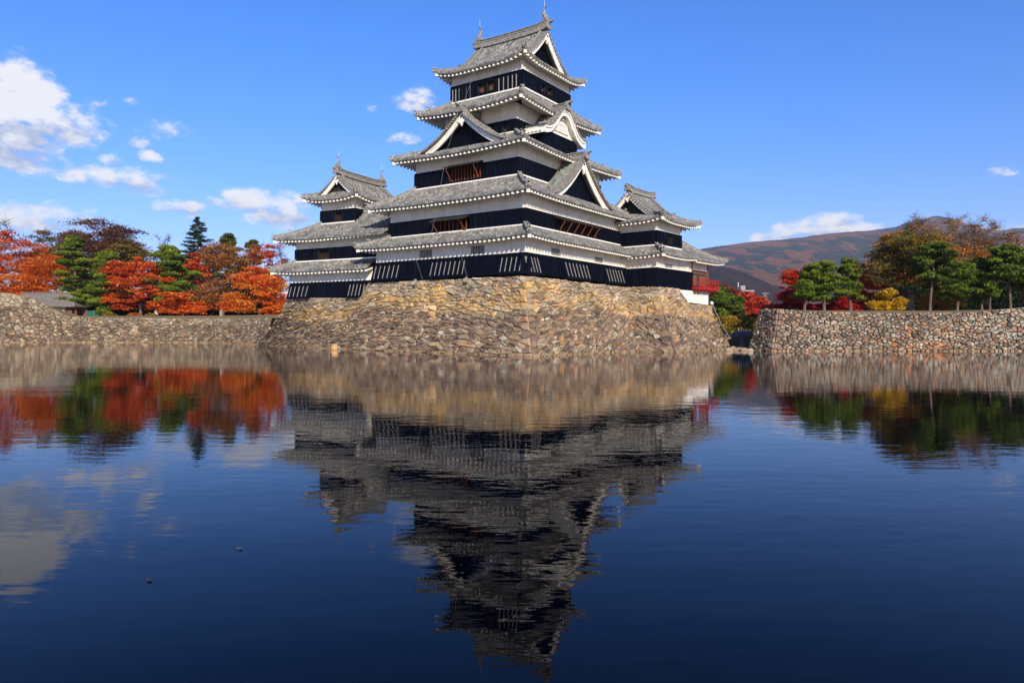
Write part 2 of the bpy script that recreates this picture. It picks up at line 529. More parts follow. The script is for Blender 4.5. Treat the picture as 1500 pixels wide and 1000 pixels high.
def tile_sheet(mb, side, cols, dmin, dmax, zf, rows=7, front=True):
    """a ribbed tile surface over columns; zf(s, d) gives the height"""
    prev = None
    for a, h in cols:
        lo, hi = dmin(a), max(dmin(a), dmax(a)); pts = []
        for r in range(rows + 1):
            d = lo + (hi - lo) * r / rows
            pts.append((side.p(a, d, zf(a, d) + h), (a, d)))
        if prev:
            pp, ph = prev
            for r in range(rows):
                q = (pp[r], pts[r], pts[r + 1], pp[r + 1])
                if hi - lo < 1e-4 and pp[rows][1][1] - pp[0][1][1] < 1e-4: continue
                mb.face([x[0] for x in q], 0, [x[1] for x in q])
            if front:
                a1_, a2_ = pp[0], pts[0]
                b1 = (a1_[0][0], a1_[0][1], a1_[0][2] - ph - .10); b2 = (a2_[0][0], a2_[0][1], a2_[0][2] - h - .10)
                mb.face([b1, b2, a2_[0], a1_[0]], 0, [(a1_[1][0], -.1), (a2_[1][0], -.1), a2_[1], a1_[1]])
        prev = (pts, h)


def eave_under(mb, side, zf, ov, ins0, ins1, dep, skip=None, gap=.50):
    """white fascia, plaster soffit and rafters under one eave; zf is the tile height"""
    L = side.L
    n = max(2, int(L / .8)); step = L / n

    def lim(a, d):                        # stay inside the hips
        return min(max(a, d * ins0 / dep), L - d * ins1 / dep)
    for i in range(n):
        a0, a1 = i * step, (i + 1) * step
        if skip and skip((a0 + a1) / 2): continue
        q = []
        for a in (a0, a1):
            for d, dz in ((.07, -.10), (.07, -.155), (.22, -.155), (.22, -.10)):
                q.append(side.p(lim(a, d), d, zf(a, .05) + dz))
        mb.raw(q, [(0, 1, 5, 4), (1, 2, 6, 5), (2, 3, 7, 6)], 0)
        s0, s1 = lim(a0, .15), lim(a1, .15); t0, t1 = lim(a0, ov), lim(a1, ov)
        mb.face([side.p(s0, .15, zf(a0, .05) - .225), side.p(s1, .15, zf(a1, .05) - .225),
                 side.p(t1, ov + .02, zf(a1, .05) - .225 + .30 * ov), side.p(t0, ov + .02, zf(a0, .05) - .225 + .30 * ov)], 1)
    m = max(2, round(L / gap)); g = L / m
    for i in range(m):
        a = (i + .5) * g
        if skip and skip(a): continue
        dmx = min(ov, a * dep / ins0 if ins0 > 0 else ov, (L - a) * dep / ins1 if ins1 > 0 else ov)
        if dmx < .35: dmx = .35
        z0 = zf(a, .05) - .23; z1 = z0 + .30 * dmx
        w = .085; hgt = .175; p = []
        for d, z in ((.14, z0), (dmx, z1)):
            for da, dz in ((-w, -hgt), (w, -hgt), (w, 0.0), (-w, 0.0)):
                p.append(side.p(a + da, d, z + dz))
        mb.raw(p, [(0, 1, 2, 3), (0, 4, 5, 1), (1, 5, 6, 2), (3, 2, 6, 7), (3, 7, 4, 0), (7, 6, 5, 4)], 0)


RIDGE_PROF = [(-.17, -.05), (-.17, .10), (-.20, .10), (-.20, .14), (-.15, .14), (-.15, .26), (-.19, .26), (-.19, .30), (-.08, .36), (.08, .36),
              (.19, .30), (.19, .26), (.15, .26), (.15, .14), (.20, .14), (.20, .10), (.17, .10), (.17, -.05)]


def ridge_end(mb, p, d, sc=1.0):
    """demon-tile block with a horn at the lower end of a ridge; d is the outward plan direction"""
    d = Vector((d[0], d[1], 0)).normalized(); n = Vector((-d.y, d.x, 0)); p = Vector(p)
    def q(a, b, z): return tuple(p + d * a * sc + n * b * sc + Vector((0, 0, z * sc)))
    mb.hexa([q(-.12, -.24, -.08), q(.10, -.24, -.08), q(.10, .24, -.08), q(-.12, .24, -.08),
             q(-.12, -.19, .48), q(.06, -.19, .48), q(.06, .19, .48), q(-.12, .19, .48)])
    mb.hexa([q(.0, -.10, .34), q(.42, -.08, .42), q(.42, .08, .42), q(.0, .10, .34),
             q(.0, -.10, .52), q(.42, -.06, .54), q(.42, .06, .54), q(.0, .10, .52)])
    for b in (-.24, .24):
        mb.hexa([q(-.05, b - .06, -.05), q(.12, b - .06, -.05), q(.12, b + .06, -.05), q(-.05, b + .06, -.05),
                 q(-.05, b - .10, .16), q(.12, b - .10, .16), q(.12, b + .10, .16), q(-.05, b + .10, .16)])


def ring_roof(root, outer, inner, ze, zt, lift, wall, sides='y0 x1 y1 x0', skip=None, flash=True, cornerfin=True, cc=.28, hips=None):
    """pent roof running round a storey; wall = rect of the storey below"""
    ins = {'y0': inner[1] - outer[1], 'x1': outer[2] - inner[2], 'y1': outer[3] - inner[3], 'x0': inner[0] - outer[0]}
    adj = {'y0': ('x0', 'x1'), 'x1': ('y0', 'y1'), 'y1': ('x1', 'x0'), 'x0': ('y1', 'y0')}
    wov = {'y0': wall[1] - outer[1], 'x1': outer[2] - wall[2], 'y1': outer[3] - wall[3], 'x0': wall[0] - outer[0]}
    mb = MB(); ev = MB(); fl = MB(); used = sides.split()
    K = 2.4

    def mk(k):
        sd_ = Side(outer, k); dep = ins[k]; i0, i1 = ins[adj[k][0]], ins[adj[k][1]]

        def zf(a, d):
            t = d / dep; e = min(a / i0 if i0 > 0 else 9, (sd_.L - a) / i1 if i1 > 0 else 9)
            return ze + (zt - ze) * (t * (1 - cc) + cc * t * t) + lift * max(0, 1 - e / K) ** 2 * max(0, 1 - t)
        return sd_, dep, i0, i1, zf
    for k in used:
        sd_, dep, i0, i1, zf = mk(k)
        tile_sheet(mb, sd_, rib_columns(0, sd_.L), lambda a: 0.0,
                   lambda a: max(0, min(dep, a * dep / i0, (sd_.L - a) * dep / max(i1, 1e-3))), zf)
        eave_under(ev, sd_, zf, wov[k], i0, i1, dep, skip.get(k) if skip else None)
        if flash:
            a0, a1 = i0, sd_.L - i1
            for da, db in ((0, 0),):
                p = [sd_.p(a0 - .1, dep - .16, zt - .05), sd_.p(a1 + .1, dep - .16, zt - .05), sd_.p(a1 + .1, dep + .02, zt - .05), sd_.p(a0 - .1, dep + .02, zt - .05)]
                p += [(x, y, z + .15) for x, y, z in p]
                fl.hexa(p)
    roof = mb.build('tiled_roof', MAT['tile'], root)
    ev.build('eaves', [MAT['white'], MAT['plaster']], roof)
    if flash: fl.build('roof_flashing', MAT['white'], roof)
    # hip ridges
    corners = {'00': ('y0', 0), '10': ('x1', 0), '11': ('y1', 0), '01': ('x0', 0)}
    for c, (k, _) in corners.items():
        if hips and c not in hips: continue
        sd_, dep, i0, i1, zf = mk(k)
        pts = []
        for j in range(9):
            t = .03 + .97 * j / 8
            pts.append(sd_.p(i0 * t, dep * t, zf(i0 * t, dep * t) + .02))
        h = MB(); h.sweep(pts, RIDGE_PROF)
        d = (pts[0][0] - pts[3][0], pts[0][1] - pts[3][1])
        ridge_end(h, (pts[0][0], pts[0][1], pts[0][2] + .02), d, .8)
        q = pts[3] if len(pts) > 3 else pts[0]
        ridge_end(h, (q[0], q[1], q[2] + .18), d, .75)
        dv = Vector((d[0], d[1], 0)).normalized()
        h.bar((pts[0][0], pts[0][1], pts[0][2] - .15), (pts[0][0] + dv.x * .30, pts[0][1] + dv.y * .30, pts[0][2] + .12), .22, .12)
        h.build('hip_ridge', MAT['ridge'], roof)
        cbm = MB()          # plastered corner rafter under the hip
        e = Vector(pts[0]); i = Vector(pts[4])
        cbm.bar((e.x, e.y, e.z - .42), (i.x, i.y, e.z - .30 + .3 * (Vector((i.x - e.x, i.y - e.y, 0)).length) * .7), .30, .26)
        cbm.build('corner_rafter', MAT['white'], roof)
    return roof


def curve_z(q, zb, za, cc=.45):
    """gable profile: q 0 at the foot, 1 at the apex; concave"""
    return zb + (za - zb) * ((1 - cc) * q + cc * q * q)


def gable_boards(root, P, w, zb, za, cc=.42, hb=.55, thick=.14, recess=.55, panel='black', hole=True, pend=1.0):
    """barge boards, pendant and recessed panel of one gable. P(a, n, z): a across, n outward from the front plane"""
    N = 14; bb = MB()
    for sgn in (-1, 1):
        q0 = None
        for i in range(N + 1):
            q = i / N
            a = sgn * w * (1 - q); z = curve_z(q, zb, za, cc)
            slope = math.hypot(1, (za - zb) / w * ((1 - cc) + 2 * cc * q))
            hh = hb * (1.0 + .25 * (1 - q)) * slope * .82
            cur = [(a, z), (a, z - hh * .30), (a, z - hh)]
            if q0:
                (a0, t0), (_, u0), (_, l0) = q0; (a1, t1), (_, u1), (_, l1) = cur
                for (za0, za1, zb0, zb1, n0) in ((t0, t1, u0, u1, .07), (u0, u1, l0, l1, 0.0)):
                    bb.raw([P(a0, n0, zb0), P(a1, n0, zb1), P(a1, n0, za1), P(a0, n0, za0),
                            P(a0, n0 - thick, zb0), P(a1, n0 - thick, zb1), P(a1, n0 - thick, za1), P(a0, n0 - thick, za0)],
                           [(0, 1, 2, 3), (4, 7, 6, 5), (0, 4, 5, 1), (3, 2, 6, 7)], 0)
                if i == 1: pass
            else:
                a0_, z0_ = cur[0]; l = cur[2][1]
                bb.raw([P(a0_, .07, l), P(a0_, .07, z0_), P(a0_, -thick, z0_), P(a0_, -thick, l)], [(0, 1, 2, 3)], 0)
            q0 = cur
    g = bb.build('gable_board', MAT['barge'], root)
    # pendant ornament with its dark boss
    pm = MB(); zc = za - hb * 1.55 * math.hypot(1, (za - zb) / w) * .62
    sh = [(0, .55), (.20, .50), (.30, .25), (.27, .0), (.46, -.14), (.50, -.34), (.30, -.42), (.16, -.50), (0, -.80),
          (-.16, -.50), (-.30, -.42), (-.50, -.34), (-.46, -.14), (-.27, .0), (-.30, .25), (-.20, .50)]
    sh = [(a * pend, z * pend) for a, z in sh]; n = len(sh)
    vs = [P(a, .12, zc + z) for a, z in sh] + [P(a, -.04, zc + z) for a, z in sh]
    pm.raw(vs, [tuple(range(n))] + [(i, (i + 1) % n, n + (i + 1) % n, n + i) for i in range(n)])
    o = pm.build('gable_pendant', MAT['barge'], g)
    hm = MB(); ring = [(.13 * pend * math.cos(t * math.pi / 5), .13 * pend * math.sin(t * math.pi / 5) + .15 * pend) for t in range(10)]
    hm.raw([P(a, .15, zc + z) for a, z in ring] + [P(a, .10, zc + z) for a, z in ring],
           [tuple(range(10))] + [(i, (i + 1) % 10, 10 + (i + 1) % 10, 10 + i) for i in range(10)])
    hm.build('pendant_boss', MAT['dark'], g)
    # recessed panel with vertical battens
    pb = MB(); K = 20; top = [];
    for i in range(K + 1):
        a = -w * .98 + 1.96 * w * i / K; q = 1 - abs(a) / w
        top.append((a, curve_z(q, zb, za, cc) - .12))
    for i in range(K):
        (a0, z0), (a1, z1) = top[i], top[i + 1]
        pb.face([P(a0, -recess, zb - .9), P(a1, -recess, zb - .9), P(a1, -recess, z1), P(a0, -recess, z0)])
        a = (a0 + a1) / 2; z = min(z0, z1)
        if z > zb - .4:
            pb.raw([P(a - .05, -recess + .06, zb - .9), P(a + .05, -recess + .06, zb - .9), P(a + .05, -recess + .06, z), P(a - .05, -recess + .06, z),
                    P(a - .05, -recess, zb - .9), P(a + .05, -recess, zb - .9), P(a + .05, -recess, z), P(a - .05, -recess, z)],
                   [(0, 1, 2, 3), (0, 4, 7, 3), (1, 2, 6, 5)])
    pb.build('gable_panel', MAT[panel], g)
    return g


RIDGE_BIG = [(-.28, -.15), (-.28, .12), (-.22, .12), (-.22, .36), (-.27, .36), (-.27, .42), (-.22, .42), (-.22, .58), (-.30, .58), (-.30, .64),
             (-.12, .76), (.12, .76), (.30, .64), (.30, .58), (.22, .58), (.22, .42), (.27, .42), (.27, .36), (.22, .36), (.22, .12), (.28, .12), (.28, -.15)]


def fish_finial(root, base, d, h=1.25):
    """roof-ridge fish: head down at the ridge end, body arching up, tail fins spread"""
    d = Vector((d[0], d[1], 0)).normalized(); b = Vector(base); mb = MB()
    spine = [(.10, .0), (.14, .14), (.06, .34), (-.08, .52), (-.16, .70), (-.12, .86), (.02, .98)]
    rad = [.20, .24, .20, .15, .11, .08, .05]
    pts = [tuple(b + d * (x * h) + Vector((0, 0, z * h))) for x, z in spine]
    mb.tube(pts, [r * h * 1.05 for r in rad], 8)
    n = Vector((-d.y, d.x, 0))
    tip = Vector(pts[-1])
    for (x, z) in ((.30, .10), (.20, .30), (.02, .34), (-.16, .22)):
        e = tip + d * (x * h) + Vector((0, 0, z * h))
        for s_ in (-1, 1):
            mb.raw([tuple(tip - n * .03), tuple(tip + n * .03), tuple(e + n * .012), tuple(e - n * .012), tuple(tip + d * .08 * h + Vector((0, 0, .05))), ],
                   [(0, 1, 2, 3), (0, 3, 4), (1, 4, 2)])
    for (i, x, z) in ((2, -.22, .12), (3, -.24, .14), (1, .22, .08), (2, .20, .10)):
        q = Vector(pts[i]); e = q + d * (x * h) + Vector((0, 0, z * h))
        mb.raw([tuple(q - Vector((0, 0, .12))), tuple(q + Vector((0, 0, .12))), tuple(e), tuple(q + n * .05)], [(0, 1, 2), (0, 2, 3), (1, 3, 2)])
    mb.hexa([tuple(b + d * x + n * y + Vector((0, 0, z))) for z in (-.25, .12) for x, y in ((-.25, -.24), (.32, -.24), (.32, .24), (-.25, .24))])
    o = mb.build('fish_finial', MAT['ridge'], root)
    return o


def hipgable_roof(root, rect, ze, zr, axis, lift, wall, gv=1.1, gh=1.8, b=.09, panel='black', fins=True, rod=True, ends=(True, True), ridge_h=1.0, hb=.5, pend=.8, skip=None):
    """hip-and-gable roof; axis = direction of the ridge, gv = verge inset, gh = depth of the gable-end skirt"""
    x0, y0, x1, y1 = rect
    W = (x1 - x0) if axis == 'y' else (y1 - y0); half = W / 2
    a_ = (zr - ze - b * half * half) / half; K = 3.2
    longs = ('x0', 'x1') if axis == 'y' else ('y0', 'y1'); shorts = ('y0', 'y1') if axis == 'y' else ('x0', 'x1')
    wov = {'y0': wall[1] - y0, 'x1': x1 - wall[2], 'y1': y1 - wall[3], 'x0': wall[0] - x0}
    mb = MB(); ev = MB()

    def h(d): return ze + a_ * d + b * d * d

    def mkz(L):
        def zf(a, d):
            e = max(0.0, min(a, L - a))
            return h(d) + lift * max(0, 1 - e / K) ** 2 * max(0, 1 - d / K)
        return zf
    for k in longs:
        sd_ = Side(rect, k); L = sd_.L; zf = mkz(L)
        tile_sheet(mb, sd_, rib_columns(0, gv), lambda a: 0.0, lambda a: a, zf)
        tile_sheet(mb, sd_, rib_columns(gv, L - gv), lambda a: 0.0, lambda a: half, zf, rows=12)
        tile_sheet(mb, sd_, rib_columns(L - gv, L), lambda a: 0.0, lambda a: L - a, zf)
        eave_under(ev, sd_, zf, wov[k], 1, 1, 1, skip.get(k) if skip else None)
    for k in shorts:
        sd_ = Side(rect, k); L = sd_.L; zf = mkz(L)
        tile_sheet(mb, sd_, rib_columns(0, L), lambda a: 0.0, lambda a: max(0, min(a, L - a, gh)), zf)
        eave_under(ev, sd_, zf, wov[k], 1, 1, 1, skip.get(k) if skip else None)
    roof = mb.build('tiled_roof', MAT['tile'], root)
    ev.build('eaves', [MAT['white'], MAT['plaster']], roof)
    # main ridge
    mid = (x0 + x1) / 2 if axis == 'y' else (y0 + y1) / 2
    def pt(s, c, z):      # s along the ridge, c across from the middle
        return (mid + c, y0 + s, z) if axis == 'y' else (x0 + s, mid + c, z)
    Lr = (y1 - y0) if axis == 'y' else (x1 - x0)
    rm = MB(); pts = []
    for i in range(13):
        t = i / 12; s_ = gv - .12 + (Lr - 2 * gv + .24) * t
        pts.append(pt(s_, 0, zr + .10 + .22 * (2 * t - 1) ** 4))
    rm.sweep(pts, [(a, z * ridge_h) for a, z in RIDGE_BIG])
    out = (0, 1) if axis == 'y' else (1, 0)
    ridge_end(rm, (pts[0][0], pts[0][1], pts[0][2] - .15), (-out[0], -out[1]), 1.35 * ridge_h)
    ridge_end(rm, (pts[-1][0], pts[-1][1], pts[-1][2] - .15), out, 1.35 * ridge_h)
    rm.build('main_ridge', MAT['ridge'], roof)
    if fins:
        for e, sg in ((0, -1), (12, 1)):
            p = pts[e]; q = (p[0] - out[0] * sg * .45, p[1] - out[1] * sg * .45, p[2] + .72 * ridge_h)
            fish_finial(roof, q, (out[0] * sg, out[1] * sg), 1.2 * ridge_h)
            if rod:
                l = MB(); l.tube([(q[0], q[1], q[2] + .5), (q[0], q[1], q[2] + 2.15 * ridge_h)], [.025, .015], 5)
                l.build('lightning_rod', MAT['metal'], roof)
    # descending ridges and hip ridges
    zl = mkz(Lr)
    for k in longs:
        sd_ = Side(rect, k)
        for e0 in (0, 1):
            s_ = gv + .75 if e0 == 0 else Lr - gv - .75
            sv = gv + .18 if e0 == 0 else Lr - gv - .18
            dm = MB()
            dm.sweep([sd_.p(s_, d, zl(s_, d) + .05) for d in np.linspace(min(gh * .95, half * .5), half - .15, 9)], [(a * .9, z * .8) for a, z in RIDGE_PROF])
            d0 = min(gh * .95, half * .5)
            ridge_end(dm, sd_.p(s_, d0, zl(s_, d0) + .05), (-sd_.ed[0], -sd_.ed[1]), .85)
            dm.build('descending_ridge', MAT['ridge'], roof)
            vm = MB()          # verge tiles along the gable edge: a row of short cross tiles
            for d in np.arange(gv * .9, half - .1, .27):
                c0 = sv - .42 * (1 if e0 == 0 else -1)
                pa = sd_.p(c0, d, zl(sv, d) + .02); pb_ = sd_.p(sv + .30 * (1 if e0 == 0 else -1), d, zl(sv, d) + .12)
                vm.bar(pa, pb_, .17, .16)
            vm.build('verge_tiles', MAT['ridge'], roof)
            hm = MB(); hp = []
            for j in range(7):
                d = .05 + (gh * 1.02 - .05) * j / 6
                a = d if e0 == 0 else Lr - d
                hp.append(sd_.p(a, d, zl(a, d) + .02))
            hm.sweep(hp, RIDGE_PROF)
            dd = (hp[0][0] - hp[2][0], hp[0][1] - hp[2][1]); dv = Vector((dd[0], dd[1], 0)).normalized()
            ridge_end(hm, hp[0], dd, .75)
            hm.bar((hp[0][0], hp[0][1], hp[0][2] - .15), (hp[0][0] + dv.x * .30, hp[0][1] + dv.y * .30, hp[0][2] + .14), .22, .12)
            hm.build('hip_ridge', MAT['ridge'], roof)
            cbm = MB(); e = Vector(hp[0]); wo = max(wov.values())
            cbm.bar((e.x, e.y, e.z - .42), (e.x - dv.x * 2.2, e.y - dv.y * 2.2, e.z - .05), .30, .26)
            cbm.build('corner_rafter', MAT['white'], roof)
    # gables
    za = zr - .10; w = half - gv * 1.0 - .25
    zb = h(half - w) - .08
    cc = b * w * w / (za - zb) if za > zb else .4
    for e, sg in ((0, -1), (1, 1)):
        if not ends[e]: continue
        s_ = gv + .10 if e == 0 else Lr - gv - .10
        def P(a, n, z, s_=s_, sg=sg):
            return pt(s_ + sg * n, -a * sg if axis == 'y' else a * sg, z)
        gable_boards(roof, P, w, zb, za, min(.7, cc), hb, recess=gh - gv - .12 + .10, panel=panel, pend=pend)
    return roof


def dormer(root, face, c, plane, w, zb, za, depth, cc=.42, hb=.6, pend=1.0, below=.5):
    """triangular gable set on a roof. face 'x0' (looks to -x) or 'y0' (looks to -y); c = centre along the face"""
    def P(a, n, z):
        return (plane - n, c - a, z) if face == 'x0' else (c + a, plane - n, z)
    mb = MB(); rows = 10; nper = max(2, round((depth + .45) / .30))
    cols = []
    for i in range(nper):
        for u, h_ in RIB: cols.append((.32 - (i + u) * (depth + .45) / nper, h_))
    cols.append((.32 - depth - .45, 0))
    for sgn in (-1, 1):
        prev = None
        for n, h_ in cols:
            pts = []
            for r in range(rows + 1):
                q = -.10 + 1.10 * r / rows
                a = sgn * (w + .12) * (1 - q)
                z = curve_z(q, zb, za, cc) + .10 + h_ if q >= 0 else zb + (za - zb) * (1 - cc) * q + .10 + h_
                pts.append((P(a, n, z), (n, q * w * 1.3)))
            if prev:
                for r in range(rows):
                    q4 = (prev[r], pts[r], pts[r + 1], prev[r + 1])
                    mb.face([x[0] for x in q4], 0, [x[1] for x in q4])
            prev = pts
    roof = mb.build('gable_roof', MAT['tile'], root)
    vm = MB()
    for sgn in (-1, 1):
        for q in np.linspace(.0, .97, max(8, int(w * 1.35 / .27))):
            a = sgn * (w + .12) * (1 - q); z = curve_z(q, zb, za, cc) + .16
            vm.bar(P(a, .40, z - .03), P(a, -.35, z + .06), .17, .17)
        # underside board closing the verge
        for i in range(10):
            q0, q1 = i / 10, (i + 1) / 10
            vm.face([P(sgn * w * (1 - q0), .34, curve_z(q0, zb, za, cc) + .07), P(sgn * w * (1 - q1), .34, curve_z(q1, zb, za, cc) + .07),
                     P(sgn * w * (1 - q1), -.5, curve_z(q1, zb, za, cc) + .05), P(sgn * w * (1 - q0), -.5, curve_z(q0, zb, za, cc) + .05)])
    vm.build('verge_tiles', MAT['ridge'], roof)
    rm = MB(); rm.sweep([P(0, .35 - (depth + .35) * i / 4, za + .12) for i in range(5)], [(a, z * .85) for a, z in RIDGE_BIG])
    ridge_end(rm, P(0, .42, za + .05), (-1, 0) if face == 'x0' else (0, -1), 1.3)
    rm.build('gable_ridge', MAT['ridge'], roof)
    dm = MB()      # descending ridges with their end tiles, and the copper valley strip beside them
    for sgn in (-1, 1):
        pts = []
        for q in np.linspace(.10, .96, 8):
            pts.append(P(sgn * (w + .12) * (1 - q), -.75, curve_z(q, zb, za, cc) + .12))
        dm.sweep(pts, [(a * .8, z * .7) for a, z in RIDGE_PROF])
        ridge_end(dm, pts[0], (0, -sgn) if face == 'x0' else (sgn, 0), .8)
    dm.build('descending_ridge', MAT['ridge'], roof)
    for sgn in (-1, 1):
        cm = MB()
        for i in range(8):
            q0, q1 = .05 + .9 * i / 8, .05 + .9 * (i + 1) / 8
            f = [P(sgn * (w + .12) * (1 - q), n, curve_z(q, zb, za, cc) + .205) for q, n in ((q0, -1.0), (q1, -1.0), (q1, -1.25), (q0, -1.25))]
            cm.face(f)
        cm.build('copper_strip', MAT['copper'], roof)
    gable_boards(root, P, w, zb, za, cc, hb, recess=.75, pend=pend)
    return roof


# ------------------------------------------------------------------ storeys
def storey(root, rect, zb, zm, zt, holes=(), batten=.46, hidden=(), whiteholes=()):
    """plaster band over black boards. holes: (side, a0, a1, z0, z1) open through both"""
    x0, y0, x1, y1 = rect
    sides = {'x0': (lambda a, n, z: (x0 - n, a, z), y0, y1), 'y0': (lambda a, n, z: (a, y0 - n, z), x0, x1),
             'x1': (lambda a, n, z: (x1 + n, a, z), y0, y1), 'y1': (lambda a, n, z: (a, y1 + n, z), x0, x1)}
    wm = MB(); bm = MB()

    def panel(mb, P, a0, a1, z0, z1, n, hs):
        av = sorted({a0, a1, *[min(max(q, a0), a1) for h in hs for q in h[:2]]})
        zv = sorted({z0, z1, *[min(max(q, z0), z1) for h in hs for q in h[2:]]})
        for i in range(len(av) - 1):
            for j in range(len(zv) - 1):
                am, zmid = (av[i] + av[i + 1]) / 2, (zv[j] + zv[j + 1]) / 2
                if any(h[0] < am < h[1] and h[2] < zmid < h[3] for h in hs): continue
                mb.face([P(av[i], n, zv[j]), P(av[i + 1], n, zv[j]), P(av[i + 1], n, zv[j + 1]), P(av[i], n, zv[j + 1])])
    pr = .07
    for k, (P, a0, a1) in sides.items():
        if k in hidden: continue
        hs = [h[1:] for h in holes if h[0] == k]
        panel(wm, P, a0, a1, zm - .03, zt, 0.0, hs + [h[1:] for h in whiteholes if h[0] == k])
        if zm > zb:
            panel(bm, P, a0 - pr, a1 + pr, zb, zm, pr, hs)
            # board ledge on top, split round openings
            segs = [(a0 - pr, a1 + pr)]
            for h in hs:
                if h[3] >= zm - .02:
                    segs = [t for s_ in segs for t in ((s_[0], min(s_[1], h[0])), (max(s_[0], h[1]), s_[1])) if t[1] - t[0] > .01]
            for s0, s1 in segs:
                q = [P(s0, -.02, zm - .045), P(s1, -.02, zm - .045), P(s1, pr + .06, zm - .045), P(s0, pr + .06, zm - .045),
                     P(s0, -.02, zm + .035), P(s1, -.02, zm + .035), P(s1, pr + .06, zm + .015), P(s0, pr + .06, zm + .015)]
                bm.hexa(q)
            nb = max(2, round((a1 - a0) / batten))
            for i in range(nb + 1):
                a = a0 - pr + (a1 - a0 + 2 * pr) * i / nb
                pieces = [(zb, zm - .05)]
                for h in hs:
                    if h[0] - .05 < a < h[1] + .05:
                        pieces = [t for s_ in pieces for t in ((s_[0], min(s_[1], h[2])), (max(s_[0], h[3]), s_[1])) if t[1] - t[0] > .02]
                for z0, z1 in pieces:
                    bm.hexa([P(a - .035, pr - .01, z0), P(a + .035, pr - .01, z0), P(a + .035, pr + .075, z0), P(a - .035, pr + .075, z0),
                             P(a - .035, pr - .01, z1), P(a + .035, pr - .01, z1), P(a + .035, pr + .075, z1), P(a - .035, pr + .075, z1)])
    wm.build('plaster_wall', MAT['plaster'], root)
    if zm > zb: bm.build('board_cladding', MAT['black'], root)
    return sides


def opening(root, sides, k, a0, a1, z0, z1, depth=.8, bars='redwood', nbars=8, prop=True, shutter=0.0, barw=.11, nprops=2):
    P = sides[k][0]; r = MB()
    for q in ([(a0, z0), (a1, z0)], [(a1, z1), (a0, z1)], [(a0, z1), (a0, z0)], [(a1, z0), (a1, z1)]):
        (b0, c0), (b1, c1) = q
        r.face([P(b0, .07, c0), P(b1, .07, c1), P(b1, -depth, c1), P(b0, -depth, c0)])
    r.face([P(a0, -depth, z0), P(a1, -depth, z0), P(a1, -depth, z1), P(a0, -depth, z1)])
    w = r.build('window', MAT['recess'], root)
    b = MB()
    for i in range(nbars):
        a = a0 + (a1 - a0) * (i + .5) / nbars
        b.hexa([P(a - barw / 2, -.40, z0), P(a + barw / 2, -.40, z0), P(a + barw / 2, -.30, z0), P(a - barw / 2, -.30, z0),
                P(a - barw / 2, -.40, z1), P(a + barw / 2, -.40, z1), P(a + barw / 2, -.30, z1), P(a - barw / 2, -.30, z1)])
    b.build('lattice', MAT[bars], w)
    if shutter:
        s = MB(); n = max(3, round((a1 - a0) / .35)); L = shutter; ang = R(68)
        for i in range(n):
            b0 = a0 + (a1 - a0) * i / n + .02; b1 = a0 + (a1 - a0) * (i + 1) / n - .02
            t0, t1 = (.10, z1 - .02), (.10 + L * math.sin(ang), z1 - .02 - L * math.cos(ang))
            s.hexa([P(b0, t0[0], t0[1] - .06), P(b1, t0[0], t0[1] - .06), P(b1, t1[0], t1[1] - .06), P(b0, t1[0], t1[1] - .06),
                    P(b0, t0[0], t0[1]), P(b1, t0[0], t0[1]), P(b1, t1[0], t1[1]), P(b0, t1[0], t1[1])])
        for f in (.2, .8):
            n_, z_ = .10 + L * f * math.sin(ang), z1 - .09 - L * f * math.cos(ang)
            s.bar(P(a0, n_, z_), P(a1, n_, z_), .07, .06)
        s.build('raised_shutter', MAT['dark'], w)
        if prop:
            for f in [.10 + .80 * j / (nprops - 1) for j in range(nprops)]:
                a = a0 + (a1 - a0) * f; pm = MB()
                pm.bar(P(a, .10, z0 + .05), P(a + .15, .10 + L * .92 * math.sin(ang), z1 - .08 - L * .92 * math.cos(ang)), .055, .055)
                pm.build('prop_stick', MAT['redwood'], w)
    return w


def white_lattice(root, sides, k, a0, a1, z0, z1, n=5):
    P = sides[k][0]; r = MB(); d = .22
    for q in ([(a0, z0), (a1, z0)], [(a1, z1), (a0, z1)], [(a0, z1), (a0, z0)], [(a1, z0), (a1, z1)]):
        (b0, c0), (b1, c1) = q
        r.face([P(b0, 0, c0), P(b1, 0, c1), P(b1, -d, c1), P(b0, -d, c0)])
    r.face([P(a0, -d, z0), P(a1, -d, z0), P(a1, -d, z1), P(a0, -d, z1)])
    w = r.build('lattice_window', MAT['recess'], root); b = MB(); bw = (a1 - a0) / n * .27
    for i in range(n):
        a = a0 + (a1 - a0) * (i + .5) / n
        b.hexa([P(a - bw, -.12, z0), P(a + bw, -.12, z0), P(a + bw, .02, z0), P(a - bw, .02, z0),
                P(a - bw, -.12, z1), P(a + bw, -.12, z1), P(a + bw, .02, z1), P(a - bw, .02, z1)])
    b.build('window_bars', MAT['greybar'], w)


